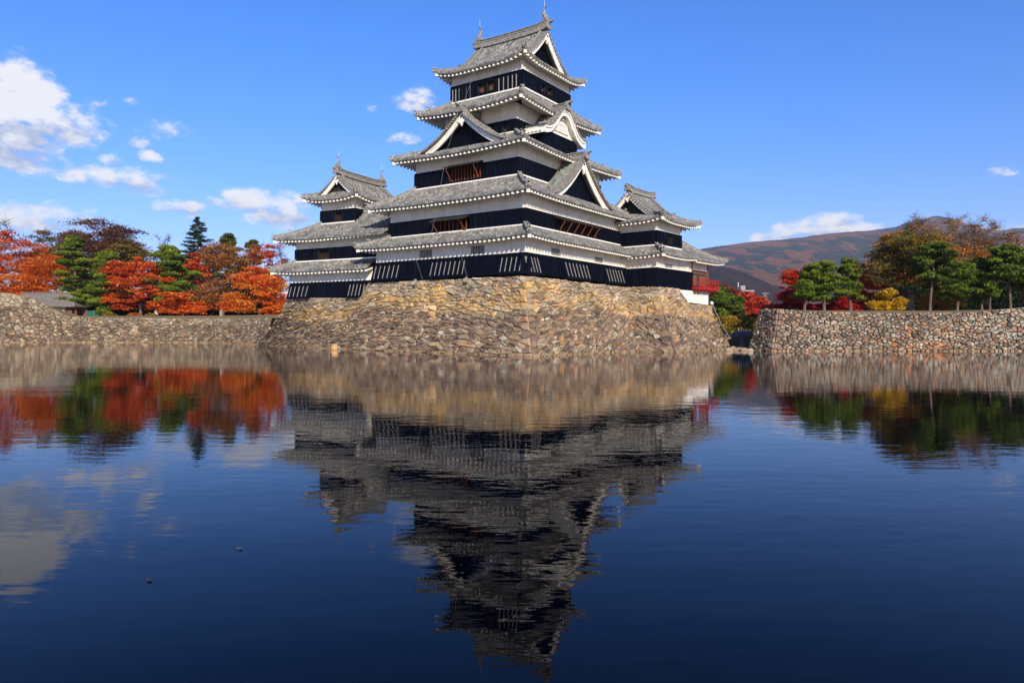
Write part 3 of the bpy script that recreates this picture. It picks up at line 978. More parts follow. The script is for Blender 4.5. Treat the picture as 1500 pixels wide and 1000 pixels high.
def chute(root, P, a0, a1, ztop, zbot, out=.62, nslit=6, side0=True, side1=True):
    """flared stone-dropping panel with light slits"""
    m = MB(); t = .10
    m.face([P(a0, out, zbot), P(a1, out, zbot), P(a1, t, ztop), P(a0, t, ztop)])
    m.face([P(a0, .0, zbot), P(a1, .0, zbot), P(a1, out, zbot), P(a0, out, zbot)])
    for a in (a0, a1): m.face([P(a, .0, zbot), P(a, out, zbot), P(a, t, ztop), P(a, 0.0, ztop)])
    for z0, z1 in ((zbot, zbot + .08), (ztop - .10, ztop - .02)):
        f0 = out + (t - out) * (z0 - zbot) / (ztop - zbot); f1 = out + (t - out) * (z1 - zbot) / (ztop - zbot)
        m.hexa([P(a0 - .02, f0 - .02, z0), P(a1 + .02, f0 - .02, z0), P(a1 + .02, f0 + .045, z0), P(a0 - .02, f0 + .045, z0),
                P(a0 - .02, f1 - .02, z1), P(a1 + .02, f1 - .02, z1), P(a1 + .02, f1 + .045, z1), P(a0 - .02, f1 + .045, z1)])
    o = m.build('stone_drop_chute', MAT['black'], root)
    s = MB()
    for i in range(nslit):
        a = a0 + (a1 - a0) * (i + .6) / (nslit + .2)
        zz0, zz1 = zbot + .22, ztop - .22
        f0 = out + (t - out) * (zz0 - zbot) / (ztop - zbot); f1 = out + (t - out) * (zz1 - zbot) / (ztop - zbot)
        s.hexa([P(a - .023, f0, zz0), P(a + .023, f0, zz0), P(a + .023, f0 + .05, zz0), P(a - .023, f0 + .05, zz0),
                P(a - .023, f1, zz1), P(a + .023, f1, zz1), P(a + .023, f1 + .05, zz1), P(a - .023, f1 + .05, zz1)])
    s.build('slit_frames', MAT['greybar'], o)


# ------------------------------------------------------------------ main keep
def build_keep():
    K = thing('main_keep', 'tall black and white five roofed castle keep with stacked curved tile roofs', 'castle keep',
              (KEEP.ox, KEEP.oy, 0), R(KEEP.deg))
    S1 = (0, 0, 21.17, 17.6); S2 = (1.13, .73, 20.04, 16.76); S3 = (2.89, 2.52, 18.28, 14.99)
    S4 = (5.13, 4.42, 16.05, 13.08); S5 = (6.2, 4.39, 15.0, 13.07)
    # first storey
    w1 = [('x0', 10.3, 11.85, 8.68, 9.42), ('x0', 4.25, 5.75, 8.68, 9.40), ('y0', 4.25, 5.7, 8.68, 9.30), ('y0', 12.5, 14.1, 8.68, 9.2)]
    sd = storey(K, S1, 6.75, 8.52, 9.95, whiteholes=w1)
    for k, a0, a1, z0, z1 in w1: white_lattice(K, sd, k, a0, a1, z0, z1)
    for a0, a1, n in ((14.0, 17.75, 6), (6.0, 10.4, 8), (-.60, 2.5, 6)): chute(K, sd['x0'][0], a0, a1, 8.38, 6.72, nslit=n)
    for a0, a1, n in ((-.60, 1.9, 5), (6.0, 10.8, 7), (14.2, 18.4, 6)): chute(K, sd['y0'][0], a0, a1, 8.38, 6.66, nslit=n)
    ring_roof(K, (-1.44, -1.42, 22.61, 19.0), S2, 9.85, 11.0, .18, S1)
    # second storey
    h2 = [('x0', 6.7, 10.8, 10.9, 12.45), ('y0', 5.7, 14.0, 10.9, 12.42)]
    sd = storey(K, S2, 10.6, 12.48, 13.95, h2)
    opening(K, sd, *h2[0], nbars=8, shutter=1.15, bars='darkred', depth=1.2, barw=.08); opening(K, sd, *h2[1], nbars=14, shutter=.8, barw=.08, bars='dark', nprops=6, depth=1.2)
    ring_roof(K, (-.6, -.77, 21.77, 18.3), S3, 13.70, 15.85, .20, S2, cc=.3)
    dormer(K, 'y0', 10.55, .25, 5.35, 14.30, 18.45, 3.0, cc=.46, hb=.52, pend=1.05)
    # third storey
    h3 = [('x0', 6.6, 10.75, 16.15, 17.72)]
    sd = storey(K, S3, 15.4, 17.45, 18.75, h3)
    opening(K, sd, *h3[0], nbars=11, shutter=.9, bars='darkred', depth=1.2, barw=.09)
    ring_roof(K, (1.1, .8, 20.1, 16.7), S4, 18.45, 20.5, .28, S3, cc=.3)
    dormer(K, 'x0', 8.75, 2.45, 4.55, 19.2, 22.4, 2.9, cc=.42, hb=.47, pend=.9)
    # fourth storey, partly behind the gables
    h4 = [('x0', 5.3, 5.95, 20.65, 21.35)]
    sd = storey(K, S4, 20.0, 21.75, 23.3, h4)
    opening(K, sd, *h4[0], nbars=3, depth=.5)
    ring_roof(K, (2.94, 2.38, 18.28, 15.07), S5, 22.98, 24.95, .38, S4, cc=.3)
    # cusped-gable bay on the fourth storey
    bay = (7.4, 2.75, 13.4, 4.5)
    bm = storey(K, bay, 19.2, 21.0, 21.0, hidden=('y1',))
    karahafu(K, 10.45, 2.15, 3.85, 21.15, 23.35, 2.6, bay)
    # top storey
    h5 = [('x0', 8.75, 9.7, 25.4, 26.3), ('x0', 7.65, 8.55, 25.4, 26.3), ('y0', 9.5, 10.3, 25.55, 26.25), ('y0', 10.7, 11.5, 25.55, 26.25)]
    sd = storey(K, S5, 24.6, 26.67, 28.0, h5, batten=.52)
    for h in h5: opening(K, sd, *h, nbars=4, bars='brownwood', depth=.4)
    P = sd['x0'][0]
    for a in (5.05, 5.5, 6.0, 6.55, 7.1, 10.6, 11.1, 11.6, 12.1, 12.5, 12.9):
        st = MB(); st.hexa([P(a - .04, .07, 25.05), P(a + .04, .07, 25.05), P(a + .04, .13, 25.05), P(a - .04, .13, 25.05),
                 P(a - .04, .07, 26.35), P(a + .04, .07, 26.35), P(a + .04, .13, 26.35), P(a - .04, .13, 26.35)])
        st.build('slit_frame', MAT['greybar'], K)
    hipgable_roof(K, (4.9, 3.2, 16.28, 14.32), 27.62, 31.95, 'y', .55, S5, gv=1.15, gh=1.95, b=.085, hb=.52, pend=.8)
    # thin wires hanging from the roofs to the ground
    for pts in ([(4.8, 13.9, 27.2), (2.6, 14.6, 20.3)], [(4.8, 9.0, 27.2), (1.0, 9.4, 18.6), (.1, 9.7, 13.8), (-.9, 9.8, 9.9)],
                [(-1.3, 11.5, 9.3), (-1.0, 10.6, 6.6)], [(-1.3, 6.1, 9.3), (-1.0, 5.4, 6.6)]):
        w = MB()
        for a, b in zip(pts, pts[1:]): w.tube([a, b], [.010, .010], 4)
        w.build('cable', MAT['steel'], K)
    return K


def karahafu(root, c, plane, w, zb, zt, depth, bay):
    """undulating cusped gable: flat wings, domed centre"""
    def prof(u):                        # u in -1..1
        a = abs(u)
        if a < .62: return zb + (zt - zb) * (.5 + .5 * math.cos(math.pi * a / .80))
        z62 = .5 + .5 * math.cos(math.pi * .62 / .80)
        t = (a - .62) / .38
        return zb + (zt - zb) * (z62 + (-.10 - z62) * (1 - (1 - t) ** 2) + .05 * t * t)
    mb = MB(); per = max(4, round((depth + .4) / .3)); cols = []
    for i in range(per):
        for u, h in RIB: cols.append((plane - .05 + (i + u) * (depth + .4) / per, h))
    NU = 36; prev = None
    for y, h in cols:
        pts = [((c + (w + .2) * u, y, prof(u) + .22 + h), (y, u * w)) for u in np.linspace(-1, 1, NU + 1)]
        if prev:
            for i in range(NU):
                q = (prev[i], prev[i + 1], pts[i + 1], pts[i]); mb.face([x[0] for x in q], 0, [x[1] for x in q])
        prev = pts
    roof = mb.build('cusped_roof', MAT['tile'], root)
    # tile row, white cusped board in two steps, plaster soffit
    vt = MB()
    for u in np.linspace(-1, 1, 34):
        vt.bar((c + (w + .2) * u, plane - .22, prof(u) + .26), (c + (w + .2) * u, plane + .5, prof(u) + .30), .17, .17)
    vt.build('verge_tiles', MAT['ridge'], roof)
    bb = MB(); us = np.linspace(-1, 1, 49)
    def low(u): return prof(u) - .42 - .16 * max(0, 1 - abs(abs(u) - .36) / .09) * 0.8 - .20 * max(0, abs(u) - .8) * 2
    for i in range(48):
        u0, u1 = us[i], us[i + 1]; x0, x1 = c + w * u0, c + w * u1
        for n0, n1, t0, t1, b0, b1 in ((plane - .12, plane + .2, prof(u0) + .2, prof(u1) + .2, prof(u0) - .02, prof(u1) - .02),
                                       (plane, plane + .2, prof(u0) - .02, prof(u1) - .02, low(u0), low(u1))):
            bb.raw([(x0, n0, b0), (x1, n0, b1), (x1, n0, t1), (x0, n0, t0), (x0, n1, b0), (x1, n1, b1), (x1, n1, t1), (x0, n1, t0)],
                   [(0, 1, 2, 3), (0, 4, 5, 1), (3, 2, 6, 7), (4, 7, 6, 5)])
        bb.face([(x0, plane + .2, prof(u0) - .30), (x1, plane + .2, prof(u1) - .30), (x1, bay[1] + .8, prof(u1) - .30), (x0, bay[1] + .8, prof(u0) - .30)])
    for u in (-1, 1):
        x = c + w * u
        bb.raw([(x, plane - .12, low(u)), (x, plane + depth, low(u)), (x, plane + depth, prof(u) + .2), (x, plane - .12, prof(u) + .2)], [(0, 1, 2, 3)])
        for j in range(5):      # rafter ends along the side eave
            y = plane + .35 + j * .42; sg = .16 * u
            bb.box(min(x, x + sg), y, prof(u) - .35, max(x, x + sg), y + .18, prof(u) - .18)
    bb.build('cusped_board', MAT['white'], roof)
    # plaster tympanum with its lattice
    wl = MB(); x0, x1 = bay[0], bay[2]; us = np.linspace((x0 - c) / w, (x1 - c) / w, 21)
    for i in range(20):
        u0, u1 = us[i], us[i + 1]
        wl.face([(c + w * u0, bay[1], 20.96), (c + w * u1, bay[1], 20.96), (c + w * u1, bay[1], prof(u1) - .25), (c + w * u0, bay[1], prof(u0) - .25)])
    for x in (x0, x1): wl.face([(x, bay[1], 20.96), (x, bay[3], 20.96), (x, bay[3], 21.4), (x, bay[1], 21.4)])
    wl.build('plaster_wall', MAT['plaster'], root)
    lt = MB()
    lt.box(9.15, bay[1] - .015, 21.45, 11.75, bay[1] - .005, 22.15)
    fr = lt.build('lattice_window', MAT['recess'], root); b2 = MB()
    for i in range(9): b2.box(9.2 + i * .3, bay[1] - .09, 21.45, 9.36 + i * .3, bay[1] - .017, 22.15)
    b2.box(9.05, bay[1] - .12, 21.38, 11.85, bay[1] - .02, 21.45); b2.box(9.05, bay[1] - .12, 22.15, 11.85, bay[1] - .02, 22.22)
    b2.build('window_bars', MAT['white'], fr)
    rm = MB(); rm.sweep([(c, plane - .15 + (depth + .3) * i / 3, zt + .28) for i in range(4)], [(a, z * .8) for a, z in RIDGE_BIG])
    ridge_end(rm, (c, plane - .2, zt + .25), (0, -1), 1.4)
    rm.build('gable_ridge', MAT['ridge'], roof)


build_keep()


# ------------------------------------------------------------------ small keep behind the left end
def build_small():
    K = thing('small_keep', 'smaller three roofed black and white keep standing behind the left end of the tall keep', 'castle keep',
              (SMALL.ox, SMALL.oy, 0), R(SMALL.deg))
    S1 = (0, -3.0, 9.0, 11.2); S2 = (.5, -3.0, 8.5, 11.0); S3 = (2.5, 4.5, 10.2, 9.25)
    sd = storey(K, S1, 5.3, 6.95, 8.2)
    chute(K, sd['x0'][0], 8.3, 11.35, 6.80, 5.25, nslit=5); chute(K, sd['x0'][0], .7, 3.1, 6.80, 5.2, nslit=5)
    ring_roof(K, (-1.45, -.30, 10.5, 12.9), (.5, -.29, 8.5, 11.0), 8.12, 9.25, .2, S1, sides='x0 y1 x1', hips=('01', '11'))
    h2 = [('x0', 6.3, 7.85, 9.35, 10.4)]
    sd = storey(K, S2, 8.9, 10.6, 11.7, h2)
    opening(K, sd, *h2[0], nbars=5, bars='dark')
    ring_roof(K, (-1.0, -1.95, 12.5, 13.0), S3, 11.5, 13.5, .25, S2, sides='x0 y1 x1', cc=.3, hips=('01', '11'))
    # connecting range: ridge running towards the tall keep
    mb = MB(); sdx = Side((-1.0, -2.0, 9.0, 4.6), 'x0')
    def zf(a, d): return 11.5 + 2.0 * ((d / 3.5) * .7 + .3 * (d / 3.5) ** 2)
    tile_sheet(mb, sdx, rib_columns(0, 6.6), lambda a: .02, lambda a: 5.0, lambda a, d: zf(a, d) - .012)
    sdb = Side((-1.0, -2.0, 9.0, 4.6), 'x1')
    tile_sheet(mb, sdb, rib_columns(0, 6.6), lambda a: .02, lambda a: 5.0, lambda a, d: zf(a, d) - .012)
    rf = mb.build('connecting_roof', MAT['tile'], K)
    rm = MB(); rm.sweep([(4.0, y, 14.75) for y in (-2.0, 2, 4.4)], RIDGE_BIG); rm.build('main_ridge', MAT['ridge'], rf)
    gw = MB(); gw.face([(-.4, 4.58, 11.6), (8.4, 4.58, 11.6), (4.0, 4.58, 14.4)]); gw.build('plaster_wall', MAT['plaster'], K)
    h3 = [('x0', 6.3, 7.3, 13.7, 14.72)]
    sd = storey(K, S3, 13.1, 14.95, 16.2, h3)
    opening(K, sd, *h3[0], nbars=3, bars='dark', depth=.5)
    hipgable_roof(K, (1.15, 3.15, 11.6, 10.75), 15.98, 18.75, 'x', .42, S3, gv=1.15, gh=1.75, b=.085, hb=.40, pend=.6, ridge_h=.8, panel='dark')
    return K


build_small()


# ------------------------------------------------------------------ turret at the right and the moon-viewing room
def build_turret():
    T = thing('corner_turret', 'two storey black and white turret joined to the right side of the tall keep', 'castle turret',
              (TURRET.ox, TURRET.oy, 0), R(TURRET.deg))
    S1 = (0, 0, 8.46, 8.0); S2 = (0.02, 0.02, 5.64, 7.4)
    w1 = [('y0', 1.9, 3.6, 8.58, 8.95)]
    sd = storey(T, S1, 6.35, 8.42, 9.75, whiteholes=w1)
    white_lattice(T, sd, *w1[0])
    ring_roof(T, (-1.2, -1.4, 7.2, 9.0), S2, 9.72, 10.72, .22, S1, sides='y0 x0', hips=('00',))
    h2 = [('y0', 2.6, 3.5, 11.1, 12.05)]
    sd = storey(T, S2, 10.3, 12.28, 13.6, h2)
    opening(T, sd, *h2[0], nbars=3, bars='dark', depth=.5)
    hipgable_roof(T, (-1.35, -1.4, 7.75, 8.6), 13.30, 16.75, 'x', .40, S2, gv=1.6, gh=2.35, b=.085, hb=.42, pend=.6, ridge_h=.75, panel='dark', fins=False)
    rod = MB(); rod.tube([(3.0, 3.6, 17.2), (3.0, 3.6, 18.4)], [.02, .012], 5); rod.build('lightning_rod', MAT['steel'], T)

    M = thing('moon_viewing_turret', 'low open sided turret with vermilion balcony rail and sweeping tile roof', 'castle turret',
              TURRET.w(8.46, 0, 0), R(TURRET.deg))
    ox = 8.46
    # roof: hipped at the right end, its eave continuing the turret's; coordinates relative to x = ox
    L0 = -6.0; rect = (L0 - 3.5, -1.4, 6.55, 8.6); half = 5.0; ze, zr = 9.72, 13.0
    def h(d): return ze + (zr - ze) * ((d / half) * .72 + .28 * (d / half) ** 2)
    def zf(a, d, L): return h(d) + .28 * max(0, 1 - max(0, (L - a)) / 4) ** 2 * max(0, 1 - d / 4)
    mb = MB(); ev = MB()
    s0 = Side(rect, 'y0'); a00 = 9.5 - 1.26
    tile_sheet(mb, s0, rib_columns(a00, s0.L), lambda a: 0.0, lambda a: max(0, min(half, s0.L - a)), lambda a, d: zf(a, d, s0.L), rows=9)
    s1 = Side(rect, 'x1')
    def zf1(a, d): return h(d) + .28 * max(0, 1 - min(a, s1.L - a) / 4) ** 2 * max(0, 1 - d / 4)
    tile_sheet(mb, s1, rib_columns(0, s1.L), lambda a: 0.0, lambda a: max(0, min(half, a, s1.L - a)), zf1, rows=9)
    s2 = Side(rect, 'y1')
    tile_sheet(mb, s2, rib_columns(0, s2.L - a00), lambda a: 0.0, lambda a: max(0, min(half, a)), lambda a, d: zf(s2.L - a, d, s2.L), rows=9)
    rf = mb.build('tiled_roof', MAT['tile'], M)
    eave_under(ev, s0, lambda a, d: zf(a, d, s0.L), 1.4, .001, 1, 1, skip=lambda a: a < a00)
    eave_under(ev, s1, zf1, 2.0, 1, 1, 1)
    ev.build('eaves', [MAT['white'], MAT['plaster']], rf)
    hp = [s0.p(s0.L - d, d, zf(s0.L - d, d, s0.L) + .03) for d in np.linspace(.06, half, 10)]
    hm = MB(); hm.sweep(hp, RIDGE_PROF); ridge_end(hm, hp[0], (1, -1), .75)
    hm.bar((hp[0][0], hp[0][1], hp[0][2] - .15), (hp[0][0] + .25, hp[0][1] - .25, hp[0][2] + .14), .2, .12)
    hm.build('hip_ridge', MAT['ridge'], rf)
    hp2 = [s1.p(s1.L - d, d, zf1(s1.L - d, d) + .03) for d in np.linspace(.06, half, 8)]
    hm = MB(); hm.sweep(hp2, RIDGE_PROF); hm.build('hip_ridge', MAT['ridge'], rf)
    rm = MB(); rm.sweep([(x, 3.6, zr + .05) for x in (1.65, -1, -2.8)], RIDGE_BIG); rm.build('main_ridge', MAT['ridge'], rf)
    dm = MB(); dm.sweep([s0.p(a00 + .1, d, h(d) + .05) for d in np.linspace(.3, 4.6, 8)], [(a * .8, z * .7) for a, z in RIDGE_PROF]); dm.build('descending_ridge', MAT['ridge'], rf)
    # plaster beam band, posts, back panelling
    X1 = 4.55
    bm = MB(); bm.box(.22, .05, 8.75, X1 - .02, .22, 9.7); bm.box(X1 - .2, .05, 8.75, X1 - .02, 7.2, 9.7); bm.build('plaster_wall', MAT['plaster'], M)
    for x, y, mt in ((.10, -.02, 'redwood'), (X1, 0.02, 'brownwood'), (X1, 3.6, 'brownwood'), (X1, 7.2, 'brownwood')):
        p = MB(); p.box(x - .14, y - .02, 6.75, x + .10, y + .22, 9.68 if x < 1 else 9.6); p.build('post', MAT[mt], M)
    bw = MB(); bw.box(.1, 7.0, 6.8, X1, 7.15, 9.6); bw.build('timber_wall', MAT['brownwood'], M)
    for x0, x1 in ((.3, 2.0), (2.75, X1 - .15)):
        n = 7; bw = MB()
        for i in range(n):
            a = x0 + (x1 - x0) * i / n
            bw.box(a, .28, 7.0, a + (x1 - x0) / n - .03, .34, 8.15 + .04 * (i % 2))
        bw.build('timber_screen', MAT['brownwood'], M)
    bw = MB(); bw.box(.1, .25, 8.40, X1, .40, 8.78); bw.build('timber_beam', MAT['brownwood'], M)
    fb = MB(); fb.box(.05, .02, 6.62, X1 + .05, 7.1, 6.80); fb.build('floor_slab', MAT['dark'], M)
    # white base wall
    wb = MB()
    prof = [(-4.0, 6.62), (-1.25, 5.02), (X1, 4.84), (X1, 6.62)]
    n = 4
    wb.raw([(x, -.04, z) for x, z in prof] + [(x, 7.0, z) for x, z in prof], [(0, 1, 2, 3), (7, 6, 5, 4), (1, 5, 6, 2), (2, 6, 7, 3), (0, 4, 5, 1), (3, 7, 4, 0)])
    base = wb.build('plaster_base', MAT['white'], M)
    win = MB()
    for x in (.25, 1.3):
        for i in range(3): win.box(x + i * .26, -.075, 5.92, x + i * .26 + .12, -.045, 6.38)
    win.build('window_bars', MAT['greybar'], base)
    sk = MB(); sk.box(-1.3, -.12, 4.72, X1 + .1, 7.0, 4.84); sk.build('timber_sill', MAT['brownwood'], base)
    # vermilion balcony
    bl = thing_part('balcony', M)
    dk = MB(); dk.box(-.05, -.95, 6.50, X1 + .95, -.05, 6.72); dk.box(X1 + .12, -.05, 6.50, X1 + .95, 7.6, 6.72)
    for i in range(7): dk.box(.2 + i * .78, -.85, 6.34, .36 + i * .78, -.05, 6.50)
    dk.build('balcony_deck', MAT['vermilion'], bl)
    rl = MB()
    for z, hh in ((7.62, .09), (7.25, .07), (6.86, .09)):
        ext = .35 if z > 7.5 else (.18 if z > 7 else 0)
        rl.bar((-.05, -.90, z), (X1 + .86, -.90, z), .08, hh); rl.bar((X1 + .86, -.90, z), (X1 + .86 + ext, -.90, z + ext * .35), .08, hh)
        rl.bar((X1 + .90, -.86, z), (X1 + .90, 7.6, z), .08, hh); rl.bar((X1 + .90, -.90, z), (X1 + .90, -.90 - ext, z + ext * .35), .08, hh)
    for z in (7.62, 7.25, 6.86): rl.bar((0, -.90, z), (0, -.05, z), .08, .085)
    for i in range(7):
        x = .05 + i * (X1 + .8) / 6; rl.bar((x, -.90, 6.72), (x, -.90, 7.60), .09, .09, up=(0, 1, 0))
    for i in range(1, 6):
        y = -.9 + i * 1.7; rl.bar((X1 + .9, y, 6.72), (X1 + .9, y, 7.60), .09, .09, up=(0, 1, 0))
    rl.build('balcony_rail', MAT['vermilion'], bl)
    return T


def thing_part(name, parent):
    o = bpy.data.objects.new(name, None); col.objects.link(o); o.parent = parent
    return o


build_turret()


# ------------------------------------------------------------------ dry stone walls
def clip_poly(poly, mx, my, nx, ny):
    out = []; n = len(poly)
    for i in range(n):
        a = poly[i]; b = poly[(i + 1) % n]
        da = (a[0] - mx) * nx + (a[1] - my) * ny; db = (b[0] - mx) * nx + (b[1] - my) * ny
        if da <= 0: out.append(a)
        if (da < 0 < db) or (db < 0 < da):
            t = da / (da - db); out.append((a[0] + (b[0] - a[0]) * t, a[1] + (b[1] - a[1]) * t))
    return out


def stone_cells(W, H, size, rg, aspect=1.45, extra=.6, edges=(False, False)):
    """irregular cells filling a W x H sheet: big blocks with small wedge stones between"""
    seeds = []
    gx, gy = size * aspect, size
    nx, ny = max(1, round(W / gx)), max(1, round(H / gy))
    for j in range(ny):
        for i in range(nx):
            u = (i + .5 + rg.uniform(-.42, .42) + (.5 if j % 2 else 0)) * W / nx
            v = (j + .5 + rg.uniform(-.40, .40)) * H / ny
            if 0 < u < W: seeds.append((u, v))
    for _ in range(int(nx * ny * extra)): seeds.append((rg.uniform(0, W), rg.uniform(0, H)))
    if edges[0] or edges[1]:            # long quoin stones laid in courses at the corners
        ed = size * 1.15; rows = max(1, round(H / ed))
        for e in (0, 1):
            if not edges[e]: continue
            seeds = [q for q in seeds if (q[0] if e == 0 else W - q[0]) > size * 1.25]
            for j in range(rows):
                u = size * (.75 if j % 2 else .45)
                seeds.append((u if e == 0 else W - u, (j + .5) * H / rows))
    cell = size * 1.2; grid = {}
    for k, (u, v) in enumerate(seeds): grid.setdefault((int(u / cell), int(v / cell)), []).append(k)
    cells = []
    sq = 1 / aspect
    for k, (u, v) in enumerate(seeds):
        poly = [(0, 0), (W, 0), (W, H), (0, H)]
        ci, cj = int(u / cell), int(v / cell); nb = []
        for i in range(ci - 3, ci + 4):
            for j in range(cj - 3, cj + 4): nb.extend(grid.get((i, j), ()))
        nb.sort(key=lambda q: (seeds[q][0] - u) ** 2 + (seeds[q][1] - v) ** 2)
        for q in nb[:26]:
            if q == k: continue
            a, b = seeds[q]
            dx, dy = (a - u) * sq * sq, (b - v)
            if abs(dx) + abs(dy) < 1e-6: continue
            poly = clip_poly(poly, (u + a) / 2, (v + b) / 2, dx, dy)
            if len(poly) < 3: break
        if len(poly) >= 3:
            wp = []
            for (a, b) in poly:            # bend the joints so that blocks are neither straight nor alike
                k = min(1, a / .3, (W - a) / .3, b / .3, (H - b) / .3)
                wp.append((a + .16 * k * mnoise.noise(Vector((a * 1.9, b * 1.9, 3.1))), b + .13 * k * mnoise.noise(Vector((a * 1.9, b * 1.9, 8.7)))))
            cells.append(wp)
    return cells


def stone_sheet(mb, back, bottom, top, size, colour, seed, power=1.25, aspect=1.45, extra=.6, edges=(False, False), relief=.13, gap=.035):
    """stones on the lofted sheet between two polylines (same number of points, x y z)"""
    rg = random.Random(seed)
    bt = [Vector(p) for p in bottom]; tp = [Vector(p) for p in top]
    seg = [((bt[i + 1] - bt[i]).length + (tp[i + 1] - tp[i]).length) / 2 for i in range(len(bt) - 1)]
    W = sum(seg); cum = [0]
    for q in seg: cum.append(cum[-1] + q)
    H = sum((a - b).length for a, b in zip(bt, tp)) / len(bt)

    def pos(u, v):
        u = min(max(u, 0), W)
        i = 0
        while i < len(seg) - 1 and u > cum[i + 1]: i += 1
        f = (u - cum[i]) / seg[i]
        b = bt[i].lerp(bt[i + 1], f); t = tp[i].lerp(tp[i + 1], f); q = v / H
        k = 1 - (1 - q) ** power if q < 1 else 1
        return Vector((b.x + (t.x - b.x) * k, b.y + (t.y - b.y) * k, b.z + (t.z - b.z) * q))

    def nrm(u, v):
        e = .06
        d1 = pos(min(u + e, W), v) - pos(max(u - e, 0), v); d2 = pos(u, min(v + e, H)) - pos(u, max(v - e, 0))
        n = d1.cross(d2)
        return n.normalized() if n.length > 1e-9 else Vector((0, -1, 0))
    for poly in stone_cells(W, H, size, rg, aspect, extra, edges):
        cu = sum(p[0] for p in poly) / len(poly); cv = sum(p[1] for p in poly) / len(poly)
        A = abs(sum(poly[i][0] * poly[(i + 1) % len(poly)][1] - poly[(i + 1) % len(poly)][0] * poly[i][1] for i in range(len(poly)))) / 2
        if A < .008: continue
        rad = math.sqrt(A); n = nrm(cu, cv)
        # drop very short edges, chamfer the corners a little
        pl = []
        for i, p in enumerate(poly):
            q = poly[(i + 1) % len(poly)]
            if math.hypot(p[0] - q[0], p[1] - q[1]) > .06: pl.append(p)
        if len(pl) < 3: continue
        g = gap * rg.uniform(.6, 1.5) / max(.15, rad * .5)
        rim = [(p[0] + (cu - p[0]) * min(.35, g), p[1] + (cv - p[1]) * min(.35, g)) for p in pl]
        h0 = relief * rg.uniform(.35, 1.25) * min(1.2, .5 + rad * .6)
        tx, ty = rg.gauss(0, .14), rg.gauss(0, .15)
        ins = rg.uniform(.10, .24)
        N = len(pl); vs = []
        for p in rim: vs.append(tuple(pos(*p) - n * .18))
        for p in rim: vs.append(tuple(pos(*p) + n * (h0 * .35 + rg.uniform(-.02, .02))))
        for p in rim:
            a, b = p[0] + (cu - p[0]) * ins, p[1] + (cv - p[1]) * ins
            hh = h0 + (a - cu) * tx + (b - cv) * ty + rg.uniform(-.025, .025)
            vs.append(tuple(pos(a, b) + n * max(.01, hh)))
        vs.append(tuple(pos(cu, cv) + n * (h0 + rg.uniform(-.02, .05))))
        fs = []
        for i in range(N):
            k = (i + 1) % N
            fs += [(i, k, N + k, N + i), (N + i, N + k, 2 * N + k, 2 * N + i), (2 * N + i, 2 * N + k, 3 * N)]
        mb.raw(vs, fs, 0, colour(cu / W, cv / H, rad, rg, pos(cu, cv)))
    nu, nv = max(2, int(W / .8)), 8
    rows = [[tuple(pos(W * i / nu, H * j / nv) - nrm(W * i / nu, H * j / nv) * .06) for i in range(nu + 1)] for j in range(nv + 1)]
    for j in range(nv):
        for i in range(nu): back.face([rows[j][i], rows[j][i + 1], rows[j + 1][i + 1], rows[j + 1][i]])


def pick(rg, table):
    t = rg.random() * sum(w for w, _ in table)
    for w, c in table:
        t -= w
        if t <= 0: break
    k = rg.uniform(.78, 1.22)
    return tuple(min(.9, x * k * rg.uniform(.95, 1.05)) for x in c)


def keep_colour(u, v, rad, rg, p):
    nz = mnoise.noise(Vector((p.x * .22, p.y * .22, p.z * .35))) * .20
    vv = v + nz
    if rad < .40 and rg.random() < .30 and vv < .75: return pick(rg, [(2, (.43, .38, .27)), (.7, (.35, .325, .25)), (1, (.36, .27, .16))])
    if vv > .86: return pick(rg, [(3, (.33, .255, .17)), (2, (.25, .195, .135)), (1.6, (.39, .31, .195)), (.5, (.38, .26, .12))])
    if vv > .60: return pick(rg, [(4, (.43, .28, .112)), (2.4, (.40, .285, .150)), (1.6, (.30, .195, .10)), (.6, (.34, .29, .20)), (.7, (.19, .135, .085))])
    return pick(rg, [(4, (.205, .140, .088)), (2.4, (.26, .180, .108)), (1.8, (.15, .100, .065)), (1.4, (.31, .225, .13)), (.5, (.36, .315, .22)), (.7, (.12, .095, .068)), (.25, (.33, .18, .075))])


def left_colour(u, v, rad, rg, p):
    t = [(3, (.14, .110, .080)), (2, (.19, .148, .105)), (1.4, (.105, .085, .063)), (1, (.245, .205, .145)), (.5, (.27, .255, .19)), (.2, (.26, .17, .09))]
    if v > .74: t = [(2, (.265, .25, .18)), (2, (.20, .175, .13)), (1, (.155, .125, .09)), (.4, (.30, .225, .135))]
    if rad < .40 and rg.random() < .3: t = [(1, (.34, .30, .21)), (1, (.29, .27, .21))]
    c = pick(rg, t); return (c[0] * 1.08, c[1] * .97, c[2] * .84)


def right_colour(u, v, rad, rg, p):
    rust = math.exp(-((p.x - 38.5) / 3.6) ** 2) * max(0, .8 - v)
    if rg.random() < rust * .9: return pick(rg, [(1.4, (.33, .155, .065)), (1.6, (.26, .145, .085))])
    t = [(2.8, (.23, .160, .110)), (1.8, (.29, .21, .145)), (1.5, (.16, .112, .082)), (1.2, (.32, .285, .215)), (.9, (.25, .235, .19)), (.4, (.31, .21, .12)), (.7, (.11, .092, .073))]
    if p.x > 44: t += [(2.4, (.095, .08, .066)), (2, (.33, .31, .24))]
    if v > .85: t += [(2, (.31, .215, .14))]
    if rad < .36 and rg.random() < .4: t = [(1, (.41, .37, .29)), (1, (.33, .31, .25))]
    c = pick(rg, t); return (c[0] * .86, c[1] * .82, c[2] * .76)


def wl(px, y_px=None, Y=None, z=0.0):
    return (at(px, Y), Y, z)


